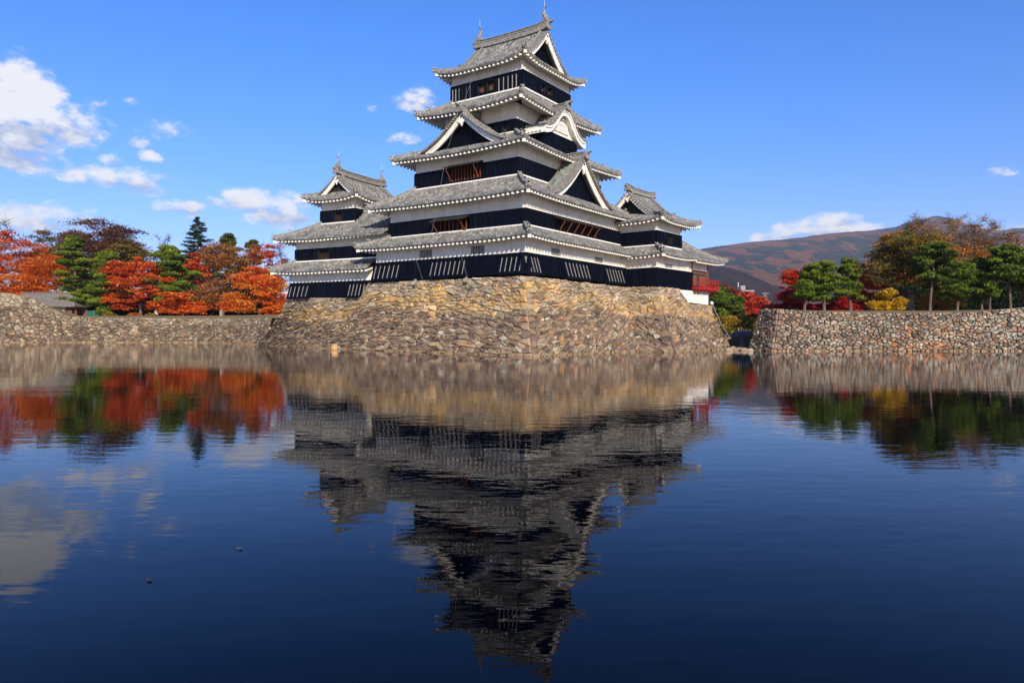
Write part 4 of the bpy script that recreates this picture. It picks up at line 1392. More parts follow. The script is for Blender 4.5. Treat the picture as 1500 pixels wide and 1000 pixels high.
def build_stonework():
    # base of the castle
    T = TURRET; Kp = KEEP; S = SMALL
    bl = [(-31.8, 85.4, -.35), (-21.0, 73.4, -.35), (-18.2, 70.5, -.35), (1.55, 52.0, -.35)]
    tl = [S.w(-.25, 11.55, 5.36), S.w(-.15, 1.5, 5.2), Kp.w(-.15, 18.4, 6.62), Kp.w(-.25, -.25, 6.52)]
    br = [(1.55, 52.0, -.35), (11.4, 61.9, -.35)]; tr = [tl[-1], T.w(-.25, 3.42, 6.44)]
    b3 = [br[-1], (14.2, 60.0, -.35)]; t3 = [tr[-1], T.w(-.25, -.25, 6.36)]
    b4 = [b3[-1], (17.2, 63.3, -.35), (18.6, 64.9, -.35), (22.0, 68.6, -.35)]
    t4 = [t3[-1], T.w(4.3, -.25, 6.40), T.w(7.25, -.25, 4.76), T.w(13.3, -.25, 4.74)]
    b5 = [b4[-1], (14.0, 82.0, -.35)]; t5 = [t4[-1], T.w(13.3, 9.0, 4.74)]
    b0 = [(-24.0, 104.0, -.35), bl[0]]; t0 = [S.w(9.0, 11.6, 5.3), tl[0]]
    mb = MB(); bk = MB()
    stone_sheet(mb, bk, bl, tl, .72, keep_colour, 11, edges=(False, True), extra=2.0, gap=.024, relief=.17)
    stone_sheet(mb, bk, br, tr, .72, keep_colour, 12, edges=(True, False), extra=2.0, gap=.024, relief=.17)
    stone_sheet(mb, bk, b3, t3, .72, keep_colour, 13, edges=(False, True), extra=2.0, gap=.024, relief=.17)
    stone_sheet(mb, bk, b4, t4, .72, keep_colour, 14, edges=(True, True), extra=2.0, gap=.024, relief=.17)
    stone_sheet(mb, bk, b5, t5, .9, keep_colour, 15)
    stone_sheet(mb, bk, b0, t0, .9, keep_colour, 16)
    org = (-4, 66, 0)
    o = mb.build('stone_base', MAT['stone'], origin=org)
    tag(o, 'tall sloping tan and brown stone base rising from the moat under the castle', 'stone base')
    b = bk.build('earth_core', MAT['mortar'], o); b.location = (-org[0], -org[1], -org[2])
    cap = MB()
    pts = tl + tr[1:] + t3[1:] + t4[1:] + [t5[1], S.w(9.0, 11.6, 5.0)]
    pts = [(x, y, z - .12) for x, y, z in pts]
    c = (-4, 70, 5.2)
    n1 = len(tl) + 1
    back = (-6.0, 84.0, 4.9); mid = (6.0, 82.0, 5.0)
    a_ = pts[:n1] + [mid, pts[-1]]
    for i in range(len(a_)): cap.face([a_[i], a_[(i + 1) % len(a_)], c])
    b_ = pts[n1 - 1:-1] + [mid]; c2 = TURRET.w(5.5, 4.5, 4.6)
    for i in range(len(b_)): cap.face([b_[i], b_[(i + 1) % len(b_)], c2])
    k = cap.build('earth_top', MAT['mortar'], o); k.location = (-org[0], -org[1], -org[2])

    # wall of the left bank, rising to a mound at the far left
    px = [-330, -60, 0, 30, 60, 90, 150, 250, 300, 345, 384]
    Yb = [99, 99, 99, 99, 99, 99, 99, 98.6, 97.0, 92.0, 85.8]
    zt = [7.6, 7.5, 7.15, 6.5, 5.3, 3.75, 3.55, 3.45, 3.4, 3.35, 3.4]
    bot = [(at(p, Y), Y, -.3) for p, Y in zip(px, Yb)]
    dirs = [(0, 1)] * 7 + [(.12, 1), (.35, 1), (.6, .9), (.7, .7)]
    top = []
    for (x, y, _), z, (dx, dy) in zip(bot, zt, dirs):
        l = math.hypot(dx, dy); k = z * .33
        top.append((x + dx / l * k, y + dy / l * k, z))
    mb = MB(); bk = MB()
    stone_sheet(mb, bk, bot, top, 0.72, left_colour, 21, power=1.1, extra=1.8, relief=.15, gap=.028)
    org = (-60, 99, 0)
    o = mb.build('stone_wall', MAT['stone'], origin=org)
    tag(o, 'long low grey brown moat wall under the orange trees, stepping up at its far end', 'stone wall')
    b = bk.build('earth_core', MAT['mortar'], o); b.location = (-60 * -1, -99, 0)
    ltop = top

    # wall of the right bank
    bot = [(31.5, 84.0, -.3), (22.8, 66.9, -.3), (24.0, 63.6, -.3), (27.0, 63.7, -.3), (36.0, 63.8, -.3), (44.0, 63.8, -.3), (49.0, 63.9, -.3), (75, 64, -.3)]
    top = [(33.0, 85.0, 3.9), (24.4, 67.9, 3.95), (25.2, 65.3, 4.0), (28.0, 65.3, 3.72), (36.0, 65.3, 3.54), (43.6, 65.3, 3.62), (49.0, 65.3, 4.2), (75, 65.4, 4.5)]
    mb = MB(); bk = MB()
    stone_sheet(mb, bk, bot[:3], top[:3], .48, right_colour, 31, power=1.1, extra=1.6, gap=.03, edges=(False, True))
    stone_sheet(mb, bk, bot[2:], top[2:], .47, right_colour, 32, power=1.1, extra=2.0, gap=.028, edges=(True, False))
    # loose cap stones on the corner
    rg = random.Random(5)
    org = (36, 64, 0)
    o = mb.build('stone_wall', MAT['stone'], origin=org)
    tag(o, 'pinkish brown and pale grey moat wall under the pines, ending in a rough corner', 'stone wall')
    b = bk.build('earth_core', MAT['mortar'], o); b.location = (-36, -64, 0)
    return ltop, top


LTOP, RTOP = build_stonework()


def build_ground():
    mb = MB()
    # left bank
    zb = 3.9
    mid = [(x + (1.0 if i > 8 else 0), y + 3.0, zb - .02) for i, (x, y, z) in enumerate(LTOP)] + [(-20, 105, zb - .02)]
    inner = [(x + (1.0 if i > 8 else 0), max(y + 10, 108), zb) for i, (x, y, z) in enumerate(LTOP)]
    lt = [(x, y, z - .05) for x, y, z in LTOP] + [(-22, 103, 3.6)]
    inner += [(-14, 108, zb)]
    for i in range(len(lt) - 1):
        mb.face([lt[i], lt[i + 1], mid[i + 1], mid[i]]); mb.face([mid[i], mid[i + 1], inner[i + 1], inner[i]])
    far = [(-6000, 108.0, zb), (-6000, 8000, zb), (6, 8000, zb), (6, 108, zb), (-14, 108, zb)]
    mb.face([inner[0], far[0], (-6000, 99, zb), (lt[0][0], 99, lt[0][2])])
    mb.face([far[0], far[4], far[3], far[2], far[1]])
    # right bank
    rt = [(x, y, z - .06) for x, y, z in RTOP]
    zr = 3.9
    inn = [(34, 86, zr), (25.6, 69.0, zr), (26.4, 67.6, zr), (28.5, 68.5, zr), (36, 70, zr), (43.6, 70.5, zr), (49, 70.5, zr + .1), (75, 70.5, zr + .2)]
    for i in range(len(rt) - 1): mb.face([rt[i], rt[i + 1], inn[i + 1], inn[i]])
    back = [(36, 200, zr + 1), (400, 200, zr + 1), (400, 70.5, zr + .2)]
    mb.face(list(reversed(inn)) + [back[0], back[1], back[2]][0:1] + back[1:])
    # low ground behind the gap, out to the horizon
    mb.face([(6, 80, 1.25), (6000, 80, 1.25), (6000, 8000, 1.25), (6, 8000, 1.25)])
    mb.face([(6, 80, -.4), (60, 80, -.4), (60, 80, 1.25), (6, 80, 1.25)])
    o = mb.build('ground', MAT['ground']); tag(o, 'dry brownish lawn behind the moat walls', 'ground', kind='structure')

    w = MB(); w.face([(-600, -120, 0), (600, -120, 0), (600, 112, 0), (-600, 112, 0)])
    o = w.build('water', MAT['water']); tag(o, 'calm dark blue moat water mirroring the castle', 'water', kind='structure')
    bed = MB(); bed.face([(-600, -120, -1.6), (600, -120, -1.6), (600, 112, -1.6), (-600, 112, -1.6)])
    o = bed.build('terrain', MAT['mortar']); tag(o, 'dark moat bed under the water', 'terrain', kind='structure')


build_ground()


# ------------------------------------------------------------------ mountains
def build_mountains():
    prof = [(-400, 440), (0, 452), (500, 440), (700, 420), (850, 398), (950, 380), (1000, 371), (1035, 363), (1070, 358), (1105, 354), (1150, 350), (1190, 345), (1230, 340),
            (1270, 338), (1310, 333), (1340, 322), (1375, 316), (1400, 321), (1430, 333), (1460, 337), (1500, 333), (1560, 328), (1650, 340), (1800, 372), (2100, 420)]
    px = np.array([p[0] for p in prof]); py = np.array([p[1] for p in prof])
    def sheet(name, label, Y0, Y1, hp, hx, nx, ny, amp, seed, x0, x1, grey):
        mb = MB(); V = []
        for j in range(ny + 1):
            t = j / ny; Y = Y0 + (Y1 - Y0) * t
            for i in range(nx + 1):
                p = x0 + (x1 - x0) * i / nx
                X = (p - 750) / F * Y
                top = (YH - np.interp(p, hx, hp)) / F * Y1
                s = t ** 1.0
                rid = mnoise.fractal(Vector((X * .0016 + seed, Y * .0006, .3)), 1.0, 2.1, 6)
                rv = abs(mnoise.noise(Vector((X * .0022 + seed * 2, Y * .0007, 7.7))))
                z = top * s + amp * top * (rid * .75 - rv * 1.05 + .24) * math.sin(math.pi * t) * min(1, (1 - t) * 1.15)
                z += top * .010 * mnoise.noise(Vector((X * .02, 3.3 + seed, Y * .002)))
                V.append((X, Y, z + 1))
        f = []
        for j in range(ny):
            for i in range(nx): f.append((j * (nx + 1) + i, j * (nx + 1) + i + 1, (j + 1) * (nx + 1) + i + 1, (j + 1) * (nx + 1) + i))
        b = len(V); 
        for i in range(nx + 1): V.append((V[ny * (nx + 1) + i][0] * 1.15, Y1 * 1.15, 0))
        for i in range(nx): f.append((ny * (nx + 1) + i, ny * (nx + 1) + i + 1, b + i + 1, b + i))
        mb.raw(V, f, 0, (grey, grey, grey))
        o = mb.build(name, MAT['mountain'], smooth=True); tag(o, label, 'mountain', kind='structure')
    sheet('mountain', 'long forested mountain with rust and dark green patches', 1700, 4200, py, px, 340, 110, .62, 3.0, -500, 2200, 0.0)
    hx = np.array([300, 900, 990, 1040, 1070, 1100, 1130, 1160, 1200, 1260]); hp = np.array([452, 420, 396, 388, 392, 402, 416, 434, 452, 470])
    sheet('hill', 'lower grey brown wooded hill in front of the mountain', 900, 1500, hp, hx, 90, 24, .16, 9.0, 300, 1260, .85)


build_mountains()


# ------------------------------------------------------------------ trees and shrubs
def quads_mesh(name, V, n_per, tint, mat, parent):
    """many small faces at once; V is (N*n_per, 3), tint (N, 3)"""
    N = len(V) // n_per
    me = bpy.data.meshes.new(name)
    me.vertices.add(len(V)); me.vertices.foreach_set('co', V.astype(np.float32).ravel())
    me.loops.add(len(V)); me.loops.foreach_set('vertex_index', np.arange(len(V), dtype=np.int32))
    me.polygons.add(N)
    me.polygons.foreach_set('loop_start', np.arange(0, len(V), n_per, dtype=np.int32))
    me.update(calc_edges=True)
    a = me.attributes.new('tint', 'FLOAT_COLOR', 'FACE')
    a.data.foreach_set('color', np.concatenate([np.clip(tint, 0.002, .9), np.ones((N, 1))], 1).astype(np.float32).ravel())
    me.materials.append(mat)
    o = bpy.data.objects.new(name, me); col.objects.link(o)
    if parent: o.parent = parent
    return o


def unit(a):
    return a / np.maximum(1e-9, np.linalg.norm(a, axis=1, keepdims=True))


def leaf_quads(rs, C, size, flat=.5):
    """diamond leaves at centres C, more or less horizontal"""
    N = len(C)
    n = unit(rs.normal(0, flat, (N, 3)) + np.array([0, 0, 1.0]))
    t = unit(np.cross(n, rs.normal(0, 1, (N, 3)))); b = np.cross(n, t)
    s = size * rs.uniform(.65, 1.35, (N, 1))
    V = np.stack([C + t * s, C + b * s * .55, C - t * s, C - b * s * .55], 1)
    V[:, 0] += n * (-.15 * s); V[:, 2] += n * (-.15 * s)
    return V.reshape(-1, 3)


def colours(rs, N, table, clump):
    """table of rgb rows; clump in [0,1] chooses smoothly between them, plus leaf to leaf scatter"""
    T = np.array(table); k = np.clip(clump + rs.normal(0, .16, N), 0, .999) * (len(T) - 1)
    i = k.astype(int); f = (k - i)[:, None]
    c = T[i] * (1 - f) + T[np.minimum(i + 1, len(T) - 1)] * f
    return c * rs.uniform(.7, 1.3, (N, 1))


def skeleton(rs, mb, targets, h0, lean, r0, bark_m=0, thin=.028):
    """trunk to h0 then branches reaching the targets by nearest joint"""
    tr = [Vector((lean[0] * t * t, lean[1] * t * t, h0 * t)) for t in (0, .3, .65, 1)]
    mb.tube([(0, 0, -.4)] + [tuple(p) for p in tr], [r0 * 1.35, r0 * 1.2, r0, r0 * .88, r0 * .78], 9, bark_m)
    nodes = [(np.array(tr[-1]), r0 * .75), (np.array(tr[-2]) * .3 + np.array(tr[-1]) * .7, r0 * .75)]
    order = np.argsort(np.linalg.norm(targets - np.array(tr[-1]), axis=1))
    P = [n[0] for n in nodes]; Rd = [n[1] for n in nodes]
    for j in order:
        t = targets[j]; A = np.array(P)
        d = np.linalg.norm(A - t, axis=1) + np.maximum(0, A[:, 2] - t[2]) * .8
        i = int(np.argmin(d)); a = A[i]; L = np.linalg.norm(t - a)
        if L < .15: continue
        r1 = max(thin, min(Rd[i] * .72, .02 + .026 * L)); m = a * .5 + t * .5 + rs.normal(0, .07 * L, 3) + np.array([0, 0, .06 * L])
        mb.tube([tuple(a), tuple(m), tuple(t)], [r1, r1 * .75, r1 * .4], 5, bark_m)
        P += [m, t]; Rd += [r1 * .8, r1 * .5]


def broadleaf(name, label, X, Y, z, h, w, table, seed, leaves=5000, size=.20, trunk=.3, bare=0.0, group=None, bark='bark', r0=None, lean=(0, 0), nt=70,
              lay=.30, spread=.36, low=.22, depth=None):
    rs = np.random.RandomState(seed)
    T = thing(name, label, 'tree', (X, Y, z), 0, group)
    d = depth or w
    # branch targets in an uneven crown: several lobes
    nl = 7; lob = []
    for i in range(nl):
        a = rs.uniform(0, 2 * math.pi); rr = rs.uniform(.25, .75)
        lob.append((math.cos(a) * rr * w, math.sin(a) * rr * d, h * rs.uniform(low + .18, .86), rs.uniform(.32, .52)))
    lob.append((rs.uniform(-.15, .15) * w, 0, h * .84, .38)); lob.append((w * .6, 0, h * (low + .2), .36)); lob.append((-w * .6, 0, h * (low + .22), .36))
    tg = []
    nt = int(nt * 1.5)
    while len(tg) < nt:
        lx, ly, lz, lr = lob[rs.randint(len(lob))]
        v = rs.normal(0, 1, 3); v /= np.linalg.norm(v); v *= rs.uniform(.5, 1) ** .5
        p = np.array([lx + v[0] * lr * w, ly + v[1] * lr * d, lz + v[2] * lr * h * .42])
        if p[2] > h: p[2] = h - rs.uniform(0, .08) * h
        if p[2] < low * h: continue
        tg.append(p)
    tg = np.array(tg)
    mb = MB(); r0 = r0 or .020 * h + .05
    skeleton(rs, mb, tg, h * trunk, (lean[0], lean[1]), r0)
    if bare > 0:                         # a haze of fine twigs where the leaves have gone
        for p in tg:
            for _ in range(int(5 * bare + .5)):
                e = p + rs.normal(0, 1, 3) * np.array([.15 * w, .15 * d, .028 * h]) + np.array([p[0] * .10, p[1] * .10, .030 * h])
                mb.tube([tuple(p), tuple((p + e) / 2 + rs.normal(0, .10, 3)), tuple(e)], [.030, .020, .011], 3)
                for _k in range(2):
                    q = (p + e) / 2 if _k else e * .75 + p * .25; g = q + rs.normal(0, 1, 3) * np.array([.10 * w, .10 * d, .018 * h]) + np.array([0, 0, .015 * h])
                    mb.tube([tuple(q), tuple(g)], [.016, .009], 3)
    mb.build('trunk', MAT[bark], T, smooth=True)
    if leaves:
        leaves = int(leaves * 1.9); size = size * .74
        sc = spread * w * .36
        per = rs.randint(0, len(tg), leaves)
        tone = rs.uniform(0, 1, len(tg)); rad_ = tg - np.array([lean[0], lean[1], 0]); rad_[:, 2] = 0; rad_ = unit(rad_ + rs.normal(0, .25, rad_.shape) * np.array([1, 1, 0]) * np.linalg.norm(rad_, axis=1, keepdims=True))
        sid = np.stack([-rad_[:, 1], rad_[:, 0], np.zeros(len(tg))], 1); g = rs.normal(0, 1, (leaves, 3)); k_ = rs.uniform(.6, 1.3, len(tg))[per][:, None]
        C = tg[per] + (rad_[per] * g[:, :1] * sc * 1.25 + sid[per] * g[:, 1:2] * sc * .75) * k_ + np.array([0, 0, 1.0]) * g[:, 2:3] * sc * lay * .8 - np.array([0, 0, 1.0]) * np.abs(g[:, :1]) * sc * .18
        C[:, 2] = np.where(C[:, 2] < .2, rs.uniform(.2, .9, leaves), C[:, 2])
        V = leaf_quads(rs, C, size, .55)
        quads_mesh('crown', V, 4, colours(rs, leaves, table, tone[per] * .8 + .1), MAT['leaf'], T)
    return T


def needle_tris(rs, C, size, up=.55, n=6, wid=.16):
    N = len(C)
    d = rs.normal(0, 1, (N, n, 3)); d[:, :, 2] = np.abs(d[:, :, 2]) * .8 + up
    d /= np.linalg.norm(d, axis=2, keepdims=True)
    s = size * rs.uniform(.6, 1.25, (N, n, 1))
    side = np.cross(d, rs.normal(0, 1, (N, n, 3))); side /= np.maximum(1e-6, np.linalg.norm(side, axis=2, keepdims=True))
    base = C[:, None, :] + rs.normal(0, .05, (N, n, 3))
    tip = base + d * s
    V = np.stack([base - side * s * wid * .4 - d * s * .15, base + d * s * .45 + side * s * wid, tip, base + d * s * .45 - side * s * wid], 2)
    return V.reshape(-1, 3)


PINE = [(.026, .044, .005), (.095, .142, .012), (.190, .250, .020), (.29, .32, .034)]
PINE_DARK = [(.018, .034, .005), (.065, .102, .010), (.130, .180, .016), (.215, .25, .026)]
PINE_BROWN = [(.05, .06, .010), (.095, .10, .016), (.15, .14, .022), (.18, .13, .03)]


def pine(name, label, X, Y, z, h, w, seed, table=PINE, tiers=7, trunk_r=.17, lean=(0, 0), bare=.28, group=None, bark='pinebark', tuft=.34, dens=1.0, crook=.25, flat=.26, reach=1.0):
    rs = np.random.RandomState(seed)
    T = thing(name, label, 'tree', (X, Y, z), 0, group)
    mb = MB(); K = 9; sp = []
    ox = oy = 0.0
    for i in range(K):
        t = i / (K - 1)
        sp.append(np.array([lean[0] * t ** 1.3 + ox, lean[1] * t + oy, h * .94 * t]))
        ox += rs.normal(0, crook * h * .02); oy += rs.normal(0, crook * h * .02)
    mb.tube([(sp[0][0], sp[0][1], -.4)] + [tuple(p) for p in sp], [trunk_r * 1.4] + [trunk_r * (1.15 - .95 * i / (K - 1)) for i in range(K)], 8)
    pads = []; npad = int(tiers * 6.2)
    lop = rs.uniform(.65, 1.25, 8)                       # the crown reaches farther on some sides
    for k in range(npad):
        f = bare + (1 - bare) * ((k + rs.uniform(0, 1)) / npad) ** .95
        t = min(1, f / .97) * (K - 1); i = min(K - 2, int(t)); base = sp[i] + (sp[i + 1] - sp[i]) * (t - i)
        q_ = (f - bare) / (1 - bare)
        rr = w * reach * (1.0 - .70 * q_ ** 1.7) * (.80 + .35 * q_ if q_ < .25 else 1.0)
        a = k * 2.399 + rs.normal(0, .45); rr *= lop[int(a * 8 / (2 * math.pi)) % 8]
        q = rr * rs.uniform(.25, .92)
        p = base + np.array([math.cos(a) * q, math.sin(a) * q, rs.normal(0, .018) * h + .02 * h])
        pads.append((p, w * rs.uniform(.15, .33) * (1 - .25 * q_) + .14))
        if q > w * .25 and k % 2 == 0:
            mid = base * .5 + p * .5 + np.array([0, 0, -.02 * h]) + rs.normal(0, .08, 3)
            br = trunk_r * .34 * (1 - .5 * f)
            mb.tube([tuple(base - np.array([0, 0, .03 * h])), tuple(mid), tuple(p - np.array([0, 0, .06]))], [br, br * .7, br * .35], 5)
    pads.append((sp[-1] + np.array([0, 0, .03 * h]), w * .20)); pads.append((sp[-1] + np.array([w * .2, 0, -.02 * h]), w * .22)); pads.append((sp[-1] + np.array([-w * .22, 0, -.035 * h]), w * .22))
    mb.build('trunk', MAT[bark], T, smooth=True)
    Cs = []; cl = []
    for p, r in pads:
        n = int(dens * 50 * (r / .8) ** 1.6) + 12
        v = rs.normal(0, 1, (n, 3)); v /= np.linalg.norm(v, axis=1, keepdims=True); v *= rs.uniform(.25, 1, (n, 1)) ** .45
        v[:, 2] = np.where(v[:, 2] < 0, v[:, 2] * .45, v[:, 2])
        C = p + v * np.array([r * rs.uniform(.8, 1.3), r * rs.uniform(.8, 1.2), r * flat * .8 + .08])
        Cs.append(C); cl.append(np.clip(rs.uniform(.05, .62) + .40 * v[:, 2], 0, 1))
    C = np.concatenate(Cs); cl = np.concatenate(cl)
    n = 6; V = needle_tris(rs, C, tuft, n=n)
    quads_mesh('crown', V, 4, colours(rs, len(C) * n, table, np.repeat(cl, n)), MAT['needle'], T)
    return T


def fir(name, label, X, Y, z, h, w, seed, group=None):
    rs = np.random.RandomState(seed)
    T = thing(name, label, 'tree', (X, Y, z), 0, group)
    mb = MB(); mb.tube([(0, 0, -.4), (0, 0, h * .5), (0, 0, h)], [.24, .15, .03], 8)
    Cs = []
    for k in range(46):
        f = .12 + .87 * (k / 45) ** .9; r = w * (1 - f) ** .85 * rs.uniform(.8, 1.12) + .12
        for j in range(max(4, int(9 * (1 - f)) + 2)):
            a = rs.uniform(0, 6.28); L = r * rs.uniform(.75, 1.08)
            b = np.array([0, 0, h * f]); e = b + np.array([math.cos(a) * L, math.sin(a) * L, -.10 * L + .12 * L])
            m = (b + e) / 2 + np.array([0, 0, -.13 * L])
            if k % 2 == 0: mb.tube([tuple(b), tuple(m), tuple(e)], [.045, .03, .012], 4)
            n = int(6 + 13 * L); t = rs.uniform(.12, 1, n)[:, None] ** .8
            q = (1 - t) ** 2 * b + 2 * t * (1 - t) * m + t * t * e
            Cs.append(q + rs.normal(0, 1, (n, 3)) * np.array([.16, .16, .05]) * (.4 + L * .35))
    mb.build('trunk', MAT['bark'], T, smooth=True)
    C = np.concatenate(Cs); n = 4
    V = needle_tris(rs, C, .36, up=-.05, n=n, wid=.15)
    quads_mesh('crown', V, 4, colours(rs, len(C) * n, [(.010, .024, .012), (.026, .050, .022), (.055, .085, .036)], rs.uniform(0, 1, len(C) * n)), MAT['needle'], T)
    return T


def shrub(name, label, X, Y, z, w, d, h, table, seed, leaves=2500, size=.16, cat='shrub', group=None, stems=True):
    rs = np.random.RandomState(seed)
    T = thing(name, label, cat, (X, Y, z), 0, group)
    v = rs.normal(0, 1, (leaves, 3)); v /= np.linalg.norm(v, axis=1, keepdims=True); v[:, 2] = np.abs(v[:, 2])
    v *= rs.uniform(.15, 1, (leaves, 1)) ** .4
    lump = 1 + .16 * np.sin(v[:, 0] * 9 + seed) * np.cos(v[:, 1] * 7 + seed * 2)
    C = v * np.array([w, d, h]) * lump[:, None] + np.array([0, 0, .05])
    V = leaf_quads(rs, C, size, .9)
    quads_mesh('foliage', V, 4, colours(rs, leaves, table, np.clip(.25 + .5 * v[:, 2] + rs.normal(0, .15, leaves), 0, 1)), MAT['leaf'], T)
    mb = MB()
    for i in range(7):
        a = rs.uniform(0, 6.28); e = (math.cos(a) * w * .6, math.sin(a) * d * .6, h * .7)
        mb.tube([(e[0] * .2, e[1] * .2, -.2), (e[0] * .5, e[1] * .5, h * .3), e], [.05, .035, .015], 4)
    mb.build('stem', MAT['bark'], T)
    return T


RED_ORANGE = [(.34, .034, .014), (.66, .088, .022), (.82, .165, .028), (.82, .25, .035)]
ORANGE = [(.46, .095, .014), (.72, .17, .02), (.83, .26, .028), (.82, .36, .04)]
DULL_ORANGE = [(.20, .075, .024), (.40, .135, .03), (.58, .20, .035), (.45, .26, .055)]
BROWN = [(.08, .028, .016), (.15, .048, .022), (.22, .072, .026), (.27, .11, .035)]
OLIVE = [(.085, .072, .010), (.18, .155, .016), (.29, .225, .022), (.42, .24, .025)]
CRIMSON = [(.16, .005, .010), (.36, .011, .014), (.55, .020, .018), (.62, .042, .022)]
SCARLET = [(.32, .018, .012), (.60, .045, .020), (.76, .095, .03), (.68, .15, .04)]
YELLOW = [(.45, .24, .012), (.62, .36, .015), (.72, .46, .02), (.74, .55, .06)]
GOLD = [(.36, .14, .012), (.60, .23, .014), (.70, .30, .02), (.60, .34, .04)]
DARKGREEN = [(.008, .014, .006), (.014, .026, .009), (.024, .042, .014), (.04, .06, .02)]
HEDGE = [(.06, .09, .015), (.18, .17, .022), (.50, .30, .025), (.62, .36, .03)]


def T_at(px, Y, top, base_z):
    return at(px, Y), zat(top, Y) - base_z


def place(fn, name, label, px, Y, top, halfw, z, *a, **k):
    X, h = T_at(px, Y, top, z)
    return fn(name, label, X, Y, z, h, halfw / F * Y, *a, **k)


ZL = 3.9
GL = 'autumn trees along the left bank'
P_ = place
P_(broadleaf, 'maple_tree', 'tall red orange tree cut by the left edge of the photo above the mound', 8, 118, 338, 52, ZL, RED_ORANGE, 101, 7000, .24, group=GL, nt=80)
P_(broadleaf, 'maple_tree', 'wide bright orange tree hanging over the small hut roof', 70, 112, 370, 66, ZL, ORANGE[:3] + [RED_ORANGE[2]], 102, 10500, .22, group=GL, nt=110, low=.12, spread=.32)
P_(broadleaf, 'bare_tree', 'grey leafless tree rising behind the red tree at the far left', 5, 140, 318, 42, ZL, BROWN, 103, 1500, .2, bare=1.6, group=GL, bark='palebark', nt=80)
P_(broadleaf, 'brown_tree', 'tallest dark brown leaved tree behind the left pines', 143, 138, 316, 64, ZL, BROWN, 104, 17000, .27, group=GL, bare=.5, nt=120, low=.3)
P_(broadleaf, 'brown_tree', 'olive and rust leaved tree right of the tallest brown tree', 184, 130, 344, 36, ZL, [BROWN[1], OLIVE[1], OLIVE[2], BROWN[3]], 105, 9500, .25, group=GL, nt=55, low=.3)
P_(broadleaf, 'brown_tree', 'dusky red brown tree left of the spreading pine, behind orange leaves', 68, 132, 336, 48, ZL, [BROWN[1], OLIVE[1], BROWN[3], OLIVE[2]], 106, 8000, .25, group=GL, bare=.5, nt=60, low=.3)
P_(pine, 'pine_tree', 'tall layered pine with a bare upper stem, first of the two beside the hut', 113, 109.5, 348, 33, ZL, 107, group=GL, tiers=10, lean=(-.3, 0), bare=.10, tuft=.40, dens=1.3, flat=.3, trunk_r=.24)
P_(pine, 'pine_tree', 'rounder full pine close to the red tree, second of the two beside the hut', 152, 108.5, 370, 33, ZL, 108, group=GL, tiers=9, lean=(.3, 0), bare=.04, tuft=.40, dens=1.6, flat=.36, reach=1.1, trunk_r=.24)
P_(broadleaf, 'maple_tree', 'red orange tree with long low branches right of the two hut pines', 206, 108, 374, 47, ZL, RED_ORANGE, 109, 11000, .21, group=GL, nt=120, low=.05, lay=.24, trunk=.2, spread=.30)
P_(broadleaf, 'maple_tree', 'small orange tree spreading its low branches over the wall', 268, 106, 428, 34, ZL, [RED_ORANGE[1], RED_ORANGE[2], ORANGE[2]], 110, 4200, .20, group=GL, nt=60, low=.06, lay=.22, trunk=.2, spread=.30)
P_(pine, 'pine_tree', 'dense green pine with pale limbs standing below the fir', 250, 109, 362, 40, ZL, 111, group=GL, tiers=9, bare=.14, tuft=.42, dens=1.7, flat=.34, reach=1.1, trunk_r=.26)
P_(fir, 'fir_tree', 'dark pointed conifer, sharp top above all the left trees', 290, 136, 318, 68, ZL, 112, group=GL)
P_(pine, 'pine_tree', 'yellowish pine top peeping over the orange trees right of the fir', 331, 132, 343, 26, ZL, 113, group=GL, table=PINE_BROWN, tiers=7, bare=.45, tuft=.46, flat=.4, trunk_r=.2)
P_(pine, 'pine_tree', 'small yellow green pine top nearest the castle roofs', 373, 126, 352, 20, ZL, 114, group=GL, table=PINE_BROWN, tiers=6, bare=.5, tuft=.44, flat=.4, trunk_r=.2)
P_(broadleaf, 'maple_tree', 'scarlet tree in front of the fir', 285, 120, 366, 24, ZL, [SCARLET[1], RED_ORANGE[1], RED_ORANGE[2]], 115, 3600, .23, group=GL, nt=50)
P_(broadleaf, 'cherry_tree', 'dull orange half bare tree with grey limbs in the middle of the left bank', 326, 110, 360, 54, ZL, DULL_ORANGE, 116, 8500, .20, group=GL, bare=.5, bark='palebark', nt=120, low=.05, trunk=.22)
P_(broadleaf, 'maple_tree', 'red topped tree with bare forks beside the small keep roofs', 378, 116, 356, 36, ZL, [RED_ORANGE[0], SCARLET[2], RED_ORANGE[2]], 117, 4600, .21, group=GL, bare=.4, nt=70, low=.3)
P_(broadleaf, 'maple_tree', 'bright orange tree touching the stone base of the small keep', 380, 104.5, 388, 48, ZL - .3, [RED_ORANGE[1], RED_ORANGE[2], ORANGE[2], ORANGE[3]], 118, 9500, .20, group=GL, nt=120, low=.02, lay=.26, trunk=.16, spread=.30)
P_(broadleaf, 'bare_tree', 'pale leafless tree behind the eaves of the small keep', 414, 140, 352, 20, ZL, BROWN, 119, 300, .2, bare=1.4, group=GL, bark='palebark', nt=55)
P_(broadleaf, 'bare_tree', 'thin leafless tree whose twigs show left of the fir', 248, 142, 346, 22, ZL, BROWN, 120, 300, .2, bare=1.2, group=GL, bark='palebark', nt=50)
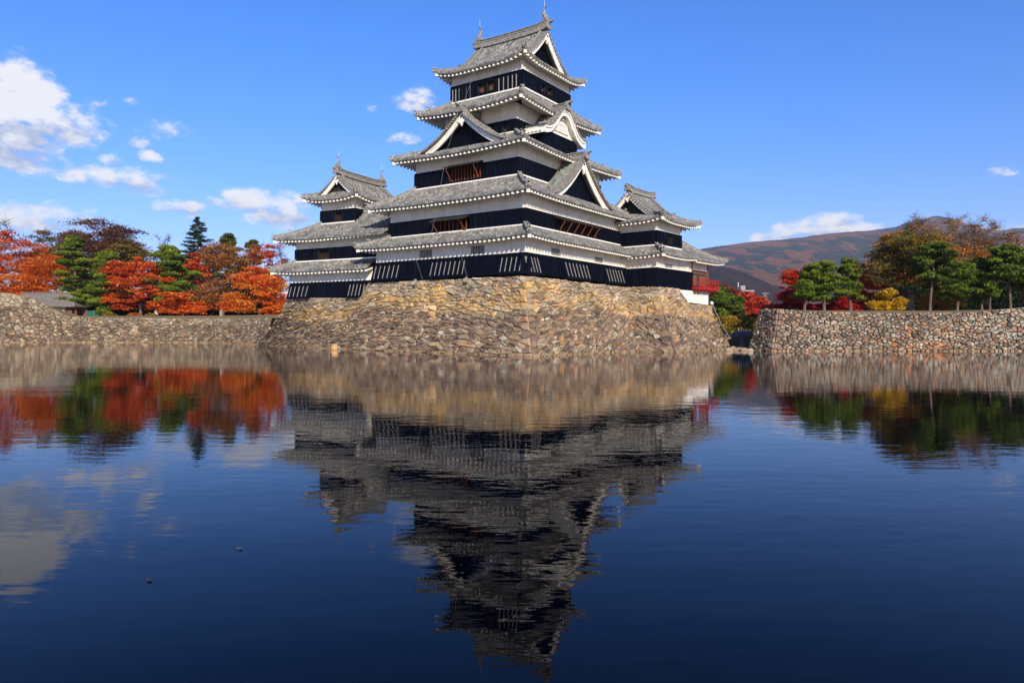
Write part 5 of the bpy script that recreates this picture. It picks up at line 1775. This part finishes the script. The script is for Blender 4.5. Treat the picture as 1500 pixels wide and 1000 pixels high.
# dark evergreen undergrowth that closes the view under the crowns
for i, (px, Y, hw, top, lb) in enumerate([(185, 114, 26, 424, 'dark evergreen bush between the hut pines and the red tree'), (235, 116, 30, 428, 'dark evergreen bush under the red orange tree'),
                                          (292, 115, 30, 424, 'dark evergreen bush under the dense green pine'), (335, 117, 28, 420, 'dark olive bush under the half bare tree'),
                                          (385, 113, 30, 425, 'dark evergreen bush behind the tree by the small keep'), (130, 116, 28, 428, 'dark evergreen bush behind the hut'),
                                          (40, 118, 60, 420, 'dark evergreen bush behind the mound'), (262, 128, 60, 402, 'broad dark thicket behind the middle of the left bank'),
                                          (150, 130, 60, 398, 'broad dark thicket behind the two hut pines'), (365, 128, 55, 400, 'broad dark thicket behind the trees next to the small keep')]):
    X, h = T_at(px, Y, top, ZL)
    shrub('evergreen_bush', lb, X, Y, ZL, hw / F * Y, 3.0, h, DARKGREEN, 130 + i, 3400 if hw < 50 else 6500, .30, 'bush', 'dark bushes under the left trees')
for i, (px, hw, top, tb, lb) in enumerate([(160, 11, 459, OLIVE, 'low clipped brown green bush beside the green fence'), (197, 12, 460, DULL_ORANGE[:3], 'low clipped rust bush on the wall edge right of the fence'), (222, 9, 460, OLIVE, 'low olive bush under the red orange tree')]):
    shrub('clipped_bush', lb, at(px, 105), 105, 3.7, hw / F * 105, .9, zat(top, 105) - 3.7 + .1, tb, 150 + i, 1300, .13, 'bush')

ZR = 3.85
GR = 'trees along the right bank'
P_(broadleaf, 'maple_tree', 'deep crimson maple at the corner of the right wall', 1158, 78, 424, 34, ZR - .4, CRIMSON, 201, 7000, .14, group=GR, nt=80, low=.12, trunk=.2)
P_(broadleaf, 'maple_tree', 'scarlet maple behind the first pine of the right bank', 1166, 84, 394, 26, ZR, SCARLET, 202, 4600, .16, group=GR, nt=60, low=.25)
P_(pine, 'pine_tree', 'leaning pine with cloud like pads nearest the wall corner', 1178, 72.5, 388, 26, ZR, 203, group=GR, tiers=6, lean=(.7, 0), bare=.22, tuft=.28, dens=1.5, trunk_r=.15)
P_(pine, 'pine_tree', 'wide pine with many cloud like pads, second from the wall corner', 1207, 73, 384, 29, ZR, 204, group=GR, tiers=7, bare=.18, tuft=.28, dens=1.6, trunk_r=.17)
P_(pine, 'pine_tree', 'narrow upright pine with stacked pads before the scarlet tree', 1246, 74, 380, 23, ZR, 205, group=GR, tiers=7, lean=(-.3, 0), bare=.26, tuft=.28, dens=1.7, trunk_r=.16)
P_(broadleaf, 'maple_tree', 'large scarlet maple between the narrow pine and the yellow tree', 1274, 82, 386, 36, ZR, SCARLET, 206, 8600, .17, group=GR, nt=90, low=.1)
P_(broadleaf, 'maple_tree', 'low crimson maple at the foot of the narrow pine', 1222, 79, 438, 34, ZR - .2, CRIMSON, 207, 5200, .14, group=GR, nt=60, low=.06, trunk=.15)
P_(broadleaf, 'yellow_tree', 'small bright yellow tree glowing beside the thick dark trunk', 1300, 71, 422, 21, ZR - .2, YELLOW, 208, 6200, .11, group=GR, nt=75, low=.05, trunk=.15, lay=.5)
P_(broadleaf, 'old_tree', 'big olive leaved tree with a thick dark trunk', 1334, 77, 342, 54, ZR, OLIVE, 209, 9500, .17, group=GR, bare=.6, nt=130, low=.26, r0=.40, trunk=.24, bark='bark')
P_(broadleaf, 'slender_tree', 'slim olive green tree top left of the bare crowns', 1327, 80, 333, 13, ZR, [OLIVE[0], OLIVE[1], PINE[2]], 210, 1700, .17, group=GR, nt=45, low=.5)
P_(broadleaf, 'orange_tree', 'golden orange tree behind the big olive tree', 1304, 90, 338, 36, ZR, GOLD, 211, 7500, .19, group=GR, nt=70, low=.3)
P_(broadleaf, 'orange_tree', 'orange leaved tree among the bare crowns, above the tallest pine', 1356, 96, 350, 46, ZR, GOLD, 212, 6500, .2, group=GR, nt=70, low=.35, bare=.5)
P_(broadleaf, 'bare_tree', 'tall nearly bare tree left of the group, a few orange leaves', 1352, 100, 314, 38, ZR, GOLD, 213, 2600, .18, bare=1.5, group=GR, bark='palebark', nt=120, low=.35, r0=.3)
P_(broadleaf, 'bare_tree', 'tall bare tree in the middle of the bare group', 1398, 104, 316, 34, ZR, GOLD, 214, 2200, .18, bare=1.6, group=GR, bark='palebark', nt=110, low=.35, r0=.3)
P_(broadleaf, 'bare_tree', 'tall bare leaning tree on the right of the bare group', 1446, 102, 320, 38, ZR, GOLD, 215, 2200, .18, bare=1.6, group=GR, bark='palebark', nt=110, low=.35, r0=.3, lean=(1.0, 0))
P_(broadleaf, 'orange_tree', 'low orange tree between the bare trees and the pines', 1418, 95, 368, 56, ZR, DULL_ORANGE[1:] + [GOLD[1]], 216, 7500, .2, group=GR, nt=70, low=.3, bare=.5)
P_(pine, 'pine_tree', 'tall flat topped pine right of the big olive tree', 1362, 73, 356, 38, ZR, 217, group=GR, table=PINE_DARK, tiers=7, bare=.42, tuft=.30, dens=1.3, trunk_r=.15, lean=(.2, 0))
P_(pine, 'pine_tree', 'spreading pine with low drooping boughs, third trunk from the thick one', 1402, 74, 386, 42, ZR, 218, group=GR, tiers=7, bare=.24, tuft=.29, dens=1.5, trunk_r=.15, lean=(.5, 0))
P_(pine, 'pine_tree', 'dark broad pine with a straight grey trunk', 1438, 75.5, 380, 44, ZR + .1, 219, group=GR, table=PINE_DARK, tiers=6, bare=.40, tuft=.30, dens=1.5, trunk_r=.14, lean=(-.3, 0))
P_(pine, 'pine_tree', 'short pine with a forked orange trunk', 1450, 72, 414, 15, ZR + .1, 220, group=GR, tiers=3, bare=.52, tuft=.27, dens=1.3, trunk_r=.11, lean=(.1, 0))
P_(pine, 'pine_tree', 'tall pine with reddish limbs near the right edge of the photo', 1480, 73, 360, 44, ZR + .3, 221, group=GR, tiers=7, bare=.36, tuft=.30, dens=1.4, trunk_r=.14, lean=(-.5, 0))
P_(pine, 'pine_tree', 'pine cut by the right edge of the photo', 1514, 74, 368, 40, ZR + .3, 222, group=GR, tiers=7, bare=.30, tuft=.30, dens=1.4, trunk_r=.14)
P_(broadleaf, 'yellow_tree', 'low golden yellow tree under the flat topped pine', 1368, 80, 428, 34, ZR - .3, GOLD[1:] + [YELLOW[0]], 223, 4200, .14, group=GR, nt=60, low=.08, trunk=.15)
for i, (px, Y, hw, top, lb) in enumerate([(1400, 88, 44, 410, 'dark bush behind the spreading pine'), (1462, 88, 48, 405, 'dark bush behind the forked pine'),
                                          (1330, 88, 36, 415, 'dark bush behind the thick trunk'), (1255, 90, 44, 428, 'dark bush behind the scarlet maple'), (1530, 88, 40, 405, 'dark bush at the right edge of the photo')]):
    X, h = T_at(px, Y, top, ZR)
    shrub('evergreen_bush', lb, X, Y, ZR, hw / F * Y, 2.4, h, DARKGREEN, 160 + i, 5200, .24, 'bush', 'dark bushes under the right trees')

# the gap between castle and right wall
ZG = 1.3
P_(pine, 'pine_tree', 'broad pine right behind the white base of the open turret', 1054, 98, 422, 28, ZG, 230, table=PINE, tiers=7, bare=.2, tuft=.36, dens=1.3)
P_(pine, 'pine_tree', 'smaller round pine in the gap beside the scarlet tree', 1082, 97, 436, 17, ZG, 231, table=PINE_DARK, tiers=6, bare=.15, tuft=.36, dens=1.4)
P_(broadleaf, 'maple_tree', 'scarlet tree in the gap between the castle and the right wall', 1103, 106, 426, 24, ZG, SCARLET, 232, 5600, .19, nt=70, low=.2)
shrub('hedge', 'long yellow and green hedge across the gap behind the footbridge', at(1080, 93), 93, ZG, 4.6, 1.1, zat(462, 93) - ZG, HEDGE, 233, 7000, .17, 'hedge')
P_(broadleaf, 'maple_tree', 'dim red brown tree far behind the pines of the gap', 1062, 150, 414, 24, ZG, [BROWN[2], SCARLET[0], BROWN[3]], 234, 2600, .3, nt=50, low=.2, bare=.3)


# ------------------------------------------------------------------ small built things
def build_small_things():
    # hut on the left bank
    Y = 106.0; X0, X1 = at(18, Y), at(112, Y); z0 = 3.85
    H = thing('hut', 'low plastered hut with a long grey shingled roof behind the mound', 'hut', ((X0 + X1) / 2, Y, z0), R(2))
    w = (X1 - X0) / 2; zw = zat(447, Y) - z0; zr = zat(430, Y) - z0 + .2
    wb = MB(); wb.box(-w + .4, .4, -.6, w * .56, 3.4, zw); wb.build('plaster_wall', MAT['plaster'], H)
    eb = MB()
    for a, b in ((w * .62, w * .78), (w * .86, w * .92)): eb.box(a, .5, -.6, b, .7, zw)
    eb.build('post', MAT['brownwood'], H)
    bw = MB(); bw.box(w * .56, 2.8, -.6, w * .95, 2.9, zw); bw.build('timber_wall', MAT['brownwood'], H)
    rb = MB()
    rb.raw([(-w - .3, -.7, zw - .05), (w, -.7, zw - .05), (w * .62, 1.9, zr), (-w * .9, 1.9, zr), (w, 4.4, zw - .05), (-w - .3, 4.4, zw - .05)],
           [(0, 1, 2, 3), (3, 2, 4, 5), (1, 4, 2), (0, 3, 5)])
    rb.raw([(-w - .3, -.7, zw - .25), (w, -.7, zw - .25), (w, 4.4, zw - .25), (-w - .3, 4.4, zw - .25), (-w - .3, -.7, zw - .05), (w, -.7, zw - .05), (w, 4.4, zw - .05), (-w - .3, 4.4, zw - .05)],
           [(0, 1, 5, 4), (1, 2, 6, 5), (2, 3, 7, 6), (3, 0, 4, 7), (0, 3, 2, 1)])
    rf = rb.build('roof', MAT['rooftimber'], H)
    rg = MB(); rg.bar((-w * .92, 1.9, zr + .04), (w * .64, 1.9, zr + .04), .5, .14); rg.build('roof_ridge', MAT['rooftimber'], rf)
    # green screen fence
    fm = MB(); a, b = at(128, 107), at(158, 107)
    fm.box(a, 106.9, 3.8, b, 107.0, zat(455, 107))
    f = fm.build('fence_panel', MAT['greenfab'])
    root = thing('green_fence', 'short green screen fence under the rounder hut pine', 'fence', ((a + b) / 2, 106.95, 3.8))
    f.parent = root; f.location = (-(a + b) / 2, -106.95, -3.8)
    for i in range(4):
        p = MB(); x = -(b - a) / 2 + (b - a) * i / 3; p.tube([(x, -.09, -.3), (x, -.09, zat(454, 107) - 3.8)], [.035, .035], 6); p.build('post', MAT['steel'], root)
    # white pole
    Yp = 125; p = MB(); hp = zat(372, Yp) - ZL
    pl = thing('white_pole', 'slim white pole rising between the hut pines and the red tree', 'pole', (at(172, Yp), Yp, ZL))
    p.tube([(0, 0, -.3), (0, 0, hp)], [.13, .10], 8); p.build('pole', MAT['metal'], pl)
    c = MB(); c.box(-.22, -.12, hp - .1, .22, .12, hp + .12); c.build('pole_cap', MAT['metal'], pl)
    for i, (px_, lb) in enumerate(((229, 'white marker post under the red orange tree'), (324, 'grey stone post under the half bare tree'))):
        m = MB(); x, y = at(px_, 108), 108.0; zz = 3.85
        m.hexa([(-.22, -.15, -.2), (.22, -.15, -.2), (.22, .15, -.2), (-.22, .15, -.2), (-.18, -.12, .8), (.18, -.12, .8), (.18, .12, .8), (-.18, .12, .8)])
        m.hexa([(-.26, -.18, .8), (.26, -.18, .8), (.26, .18, .8), (-.26, .18, .8), (-.10, -.08, 1.0), (.10, -.08, 1.0), (.10, .08, 1.0), (-.10, .08, 1.0)])
        o = m.build('marker_post', MAT['white'] if i == 0 else MAT['greybar'], origin=(0, 0, 0)); o.location = (x, y, zz); tag(o, lb, 'post')
    # footbridge in the gap
    bx0, bx1, Yb = at(1071, 75.5), at(1104, 75.5), 75.5
    B = thing('footbridge', 'small weathered plank bridge closing the gap beside the castle base', 'footbridge', ((bx0 + bx1) / 2, Yb, 0))
    d = MB(); hw = (bx1 - bx0) / 2; n = 16
    for i in range(n):
        a = -hw + 2 * hw * i / n; d.box(a + .01, -.06, 1.18, a + 2 * hw / n - .01, .02, 1.78)
    d.box(-hw, 0.02, 1.12, hw, 1.8, 1.3)
    d.build('plank_deck', MAT['rooftimber'], B)
    for i in range(5):
        q = MB(); x = -hw * .3 + hw * .22 * i; q.box(x - .05, .05, 1.3, x + .05, .15, 2.02); q.build('rail_post', MAT['white'], B)
    pr = MB(); pr.box(-hw * .05, .3, -.3, hw * .15, .6, 1.12); pr.build('pier', MAT['greybar'], B)
    # flat rocks at the foot of the gap
    rg_ = random.Random(77)
    spots = [(1069, 512, .34), (1080, 511, .7), (1090, 511.5, .42), (1074, 509, .5), (1086, 508.5, .6), (1099, 512.5, .3)]
    lbs = ['pale flat rock at the end of the castle base', 'broad tan rock in the mouth of the gap', 'tan rock in front of the dark bridge opening', 'small tan rock below the bridge rail',
           'flat rock below the bridge deck', 'small pale rock against the corner of the right wall']
    for (px_, py_, s), lb in zip(spots, lbs):
        Yr = F * (CZ - .15) / (py_ - YH); x = at(px_, Yr); m = MB(); k = 9; bot = []; mid = []; tp = []
        for i in range(k):
            t = 2 * math.pi * i / k; r = s * rg_.uniform(.75, 1.1)
            bot.append((math.cos(t) * r, math.sin(t) * r * .7, -.4)); mid.append((math.cos(t) * r * .95, math.sin(t) * r * .66, .12 + rg_.uniform(-.05, .05)))
            tp.append((math.cos(t) * r * .6, math.sin(t) * r * .42, .26 + rg_.uniform(-.06, .06)))
        vs = bot + mid + tp; fs = []
        for i in range(k):
            j = (i + 1) % k; fs += [(i, j, k + j, k + i), (k + i, k + j, 2 * k + j, 2 * k + i)]
        fs.append(tuple(range(2 * k, 3 * k)))
        m.raw(vs, fs, 0, (.34, .30, .23) if 'white' in lb or 'pale' in lb else (.28, .21, .13))
        o = m.build('rock', MAT['stone']); o.location = (x, Yr, 0); tag(o, lb, 'rock', 'rocks in the mouth of the gap')
    m = MB(); k = 8; vs = []
    for z, r in ((-.3, .34), (.25, .33), (.48, .28), (.60, .16)):
        for i in range(k): t = 2 * math.pi * i / k; vs.append((math.cos(t) * r * rg_.uniform(.85, 1.1), math.sin(t) * r * rg_.uniform(.85, 1.1), z))
    fs = [(a * k + i, a * k + (i + 1) % k, (a + 1) * k + (i + 1) % k, (a + 1) * k + i) for a in range(3) for i in range(k)] + [tuple(range(3 * k, 4 * k))]
    m.raw(vs, fs, 0, (.50, .29, .12)); o = m.build('rock', MAT['stone']); Yr = F * CZ / (512.5 - YH); o.location = (at(491, Yr), Yr - .2, 0); tag(o, 'upright orange rock at the waterline below the castle base', 'rock')
    # sloping pipe rail and floodlights at the right end of the base
    a = Vector(TURRET.w(13.5, -.3, 4.95)); b = Vector((21.9, 68.0, 1.0)); b = Vector((22.1, 70.2, 1.15))
    rl = MB(); rl.tube([a, a.lerp(b, .5) + Vector((0, 0, -.22)), b], [.05, .05, .05], 7)
    L = thing('sloping_handrail', 'pale handrail running down the end of the castle base', 'handrail', tuple(b))
    o = rl.build('rail', MAT['greybar'], L); o.location = -b
    for t in (.15, .5, .85):
        s_ = MB(); p = a.lerp(b, t) + Vector((0, 0, -.2)); s_.tube([p, p + Vector((-.45, .1, -.6))], [.05, .05], 6); o = s_.build('rail_bracket', MAT['steel'], L); o.location = -b
    lamp_spots = [(TURRET.w(13.2, -.35, 4.76), 'white floodlight under the open turret base, standing farther from the handrail'), (TURRET.w(13.75, -.25, 4.72), 'white floodlight under the open turret base, standing right beside the handrail'),
                  (KEEP.w(-.85, 11.6, 6.15), 'grey floodlight box on the stone base under the first lattice window'), (KEEP.w(-.85, 5.55, 6.10), 'grey floodlight box on the stone base beside the middle chute')]
    for i, (p, lb) in enumerate(lamp_spots):
        Lm = thing('floodlight', lb, 'floodlight', p, R(rnd.uniform(-20, 20)), 'floodlights round the stone base')
        s_ = .26
        h_ = MB(); h_.hexa([(-s_ * .45, -.12, .18), (s_ * .45, -.12, .18), (s_ * .45, .16, .24), (-s_ * .45, .16, .24), (-s_ * .45, -.18, .18 + s_ * 1.2), (s_ * .45, -.18, .18 + s_ * 1.2), (s_ * .45, .10, .10 + s_ * 1.2), (-s_ * .45, .10, .10 + s_ * 1.2)])
        h_.build('lamp_housing', MAT['metal'] if i < 2 else MAT['greybar'], Lm)
        g = MB(); g.box(-s_ * .05, -.04, -.35, s_ * .05, .04, .2); g.build('lamp_stand', MAT['steel'], Lm)
    # town behind the gap
    def block(name, lb, px0, px1, py0, py1, Yd, mt, cat='building'):
        x0, x1 = at(px0, Yd), at(px1, Yd); z1 = zat(py0, Yd); zb = 1.2; h = z1 - zb
        Bd = thing(name, lb, cat, ((x0 + x1) / 2, Yd, zb)); hw_ = (x1 - x0) / 2; m = MB()
        m.box(-hw_, 0, -.5, hw_, hw_ * 1.4 + 4, h); wl_ = m.build('wall', MAT[mt], Bd)
        rm = MB(); rm.box(-hw_ - .2, -.2, h, hw_ + .2, hw_ * 1.4 + 4.2, h + .5); rm.box(-hw_ * .4, 2, h + .5, hw_ * .2, 5, h + 2.2); rm.build('roof', MAT['greybar'], Bd)
        nfl = max(1, int(h / 3.4)); nw = max(2, int(hw_ * 2 / 3.2))
        for fl in range(nfl):
            for i in range(nw):
                q = MB(); xa = -hw_ + (i + .25) * 2 * hw_ / nw; q.box(xa, -.06, fl * 3.4 + 1.0, xa + hw_ / nw, -.01, fl * 3.4 + 2.6); q.build('window', MAT['window'], Bd)
        return Bd
    block('brick_building', 'red flat topped building behind the scarlet tree of the gap', 1081, 1104, 427, 460, 240, 'brick')
    block('pale_building', 'small grey town building showing above the crimson maple', 1119, 1127, 446, 460, 260, 'pale')
    for px_, py_, Yd, lb in ((1085.5, 415, 241, 'white antenna mast on the red building'), (1093, 421, 242, 'short grey mast beside the white antenna')):
        A = thing('antenna_mast', lb, 'antenna', (at(px_, Yd), Yd + 3, zat(427, Yd) + .5)); hh = zat(py_, Yd) - zat(427, Yd)
        m = MB(); m.tube([(0, 0, -.2), (0, 0, hh)], [.22, .14], 7); m.build('mast', MAT['metal'], A)
        m = MB(); m.box(-.5, -.2, hh * .55, .5, .2, hh * .65) if 'short' in lb else m.box(-.3, -.2, 0, .3, .2, .5); m.build('antenna_box', MAT['metal'], A)
    A = thing('lattice_mast', 'town floodlight mast with a cluster of lamps above the crimson maple', 'mast', (at(1121, 230), 230, 1.2)); hh = zat(430, 230) - 1.2
    m = MB()
    for sx in (-.5, .5):
        m.tube([(sx, 0, 0), (sx * .6, 0, hh)], [.12, .10], 5)
    for i in range(10): z = hh * i / 10; m.bar((-.5 + .02 * i, 0, z), (.5 - .02 * i, 0, z + hh / 10), .10, .10)
    m.build('mast_frame', MAT['greybar'], A)
    for i in range(4):
        q = MB(); q.box(-1.0 + i * .55, -.3, hh - .1, -.7 + i * .55, .1, hh + .3); q.build('lamp_head', MAT['greybar'], A)
    for (px_, py_), lb in zip(((218, 850), (351, 804)), ('brown leaf floating on the open water, the nearer of two', 'tan leaf floating on the water, the farther of two')):
        Yl = F * CZ / (py_ - YH); fm = MB(); n_ = 8
        fm.raw([(.034 * math.cos(t), .020 * math.sin(t), .010 + .012 * abs(math.cos(t))) for t in [k_ * math.pi / 4 for k_ in range(n_)]] + [(0, 0, .006)],
               [(k_, (k_ + 1) % n_, n_) for k_ in range(n_)], 0, (.14, .07, .02) if 'brown' in lb else (.24, .18, .10))
        o = fm.build('floating_leaf', MAT['leaf']); o.location = (at(px_, Yl), Yl, 0); tag(o, lb, 'leaf', 'leaves floating on the moat')
    # a leaf tuft growing out of the base
    sp = Vector(KEEP.w(10.3, -2.6, 2.1))
    shrub('weed_tuft', 'bright green weed tuft sprouting from the right face of the stone base', sp.x, sp.y, sp.z, .38, .3, .42, [(.08, .16, .02), (.16, .26, .03), (.24, .34, .05)], 301, 160, .10, 'plant')


build_small_things()


# ------------------------------------------------------------------ air
def build_haze():
    m = bpy.data.materials.new('haze_air'); m.use_nodes = True; nt = m.node_tree; nt.nodes.clear()
    out = nt.nodes.new('ShaderNodeOutputMaterial'); v = nt.nodes.new('ShaderNodeVolumePrincipled')
    v.inputs['Color'].default_value = (.72, .80, .95, 1); v.inputs['Density'].default_value = 7.5e-5; v.inputs['Anisotropy'].default_value = 0.0
    nt.links.new(v.outputs[0], out.inputs['Volume'])
    mb = MB(); mb.box(-7600, -200, -3.0, 7600, 8200, 760)
    o = mb.build('haze', m); tag(o, 'thin bluish air over the valley', 'haze', kind='stuff')


build_haze()
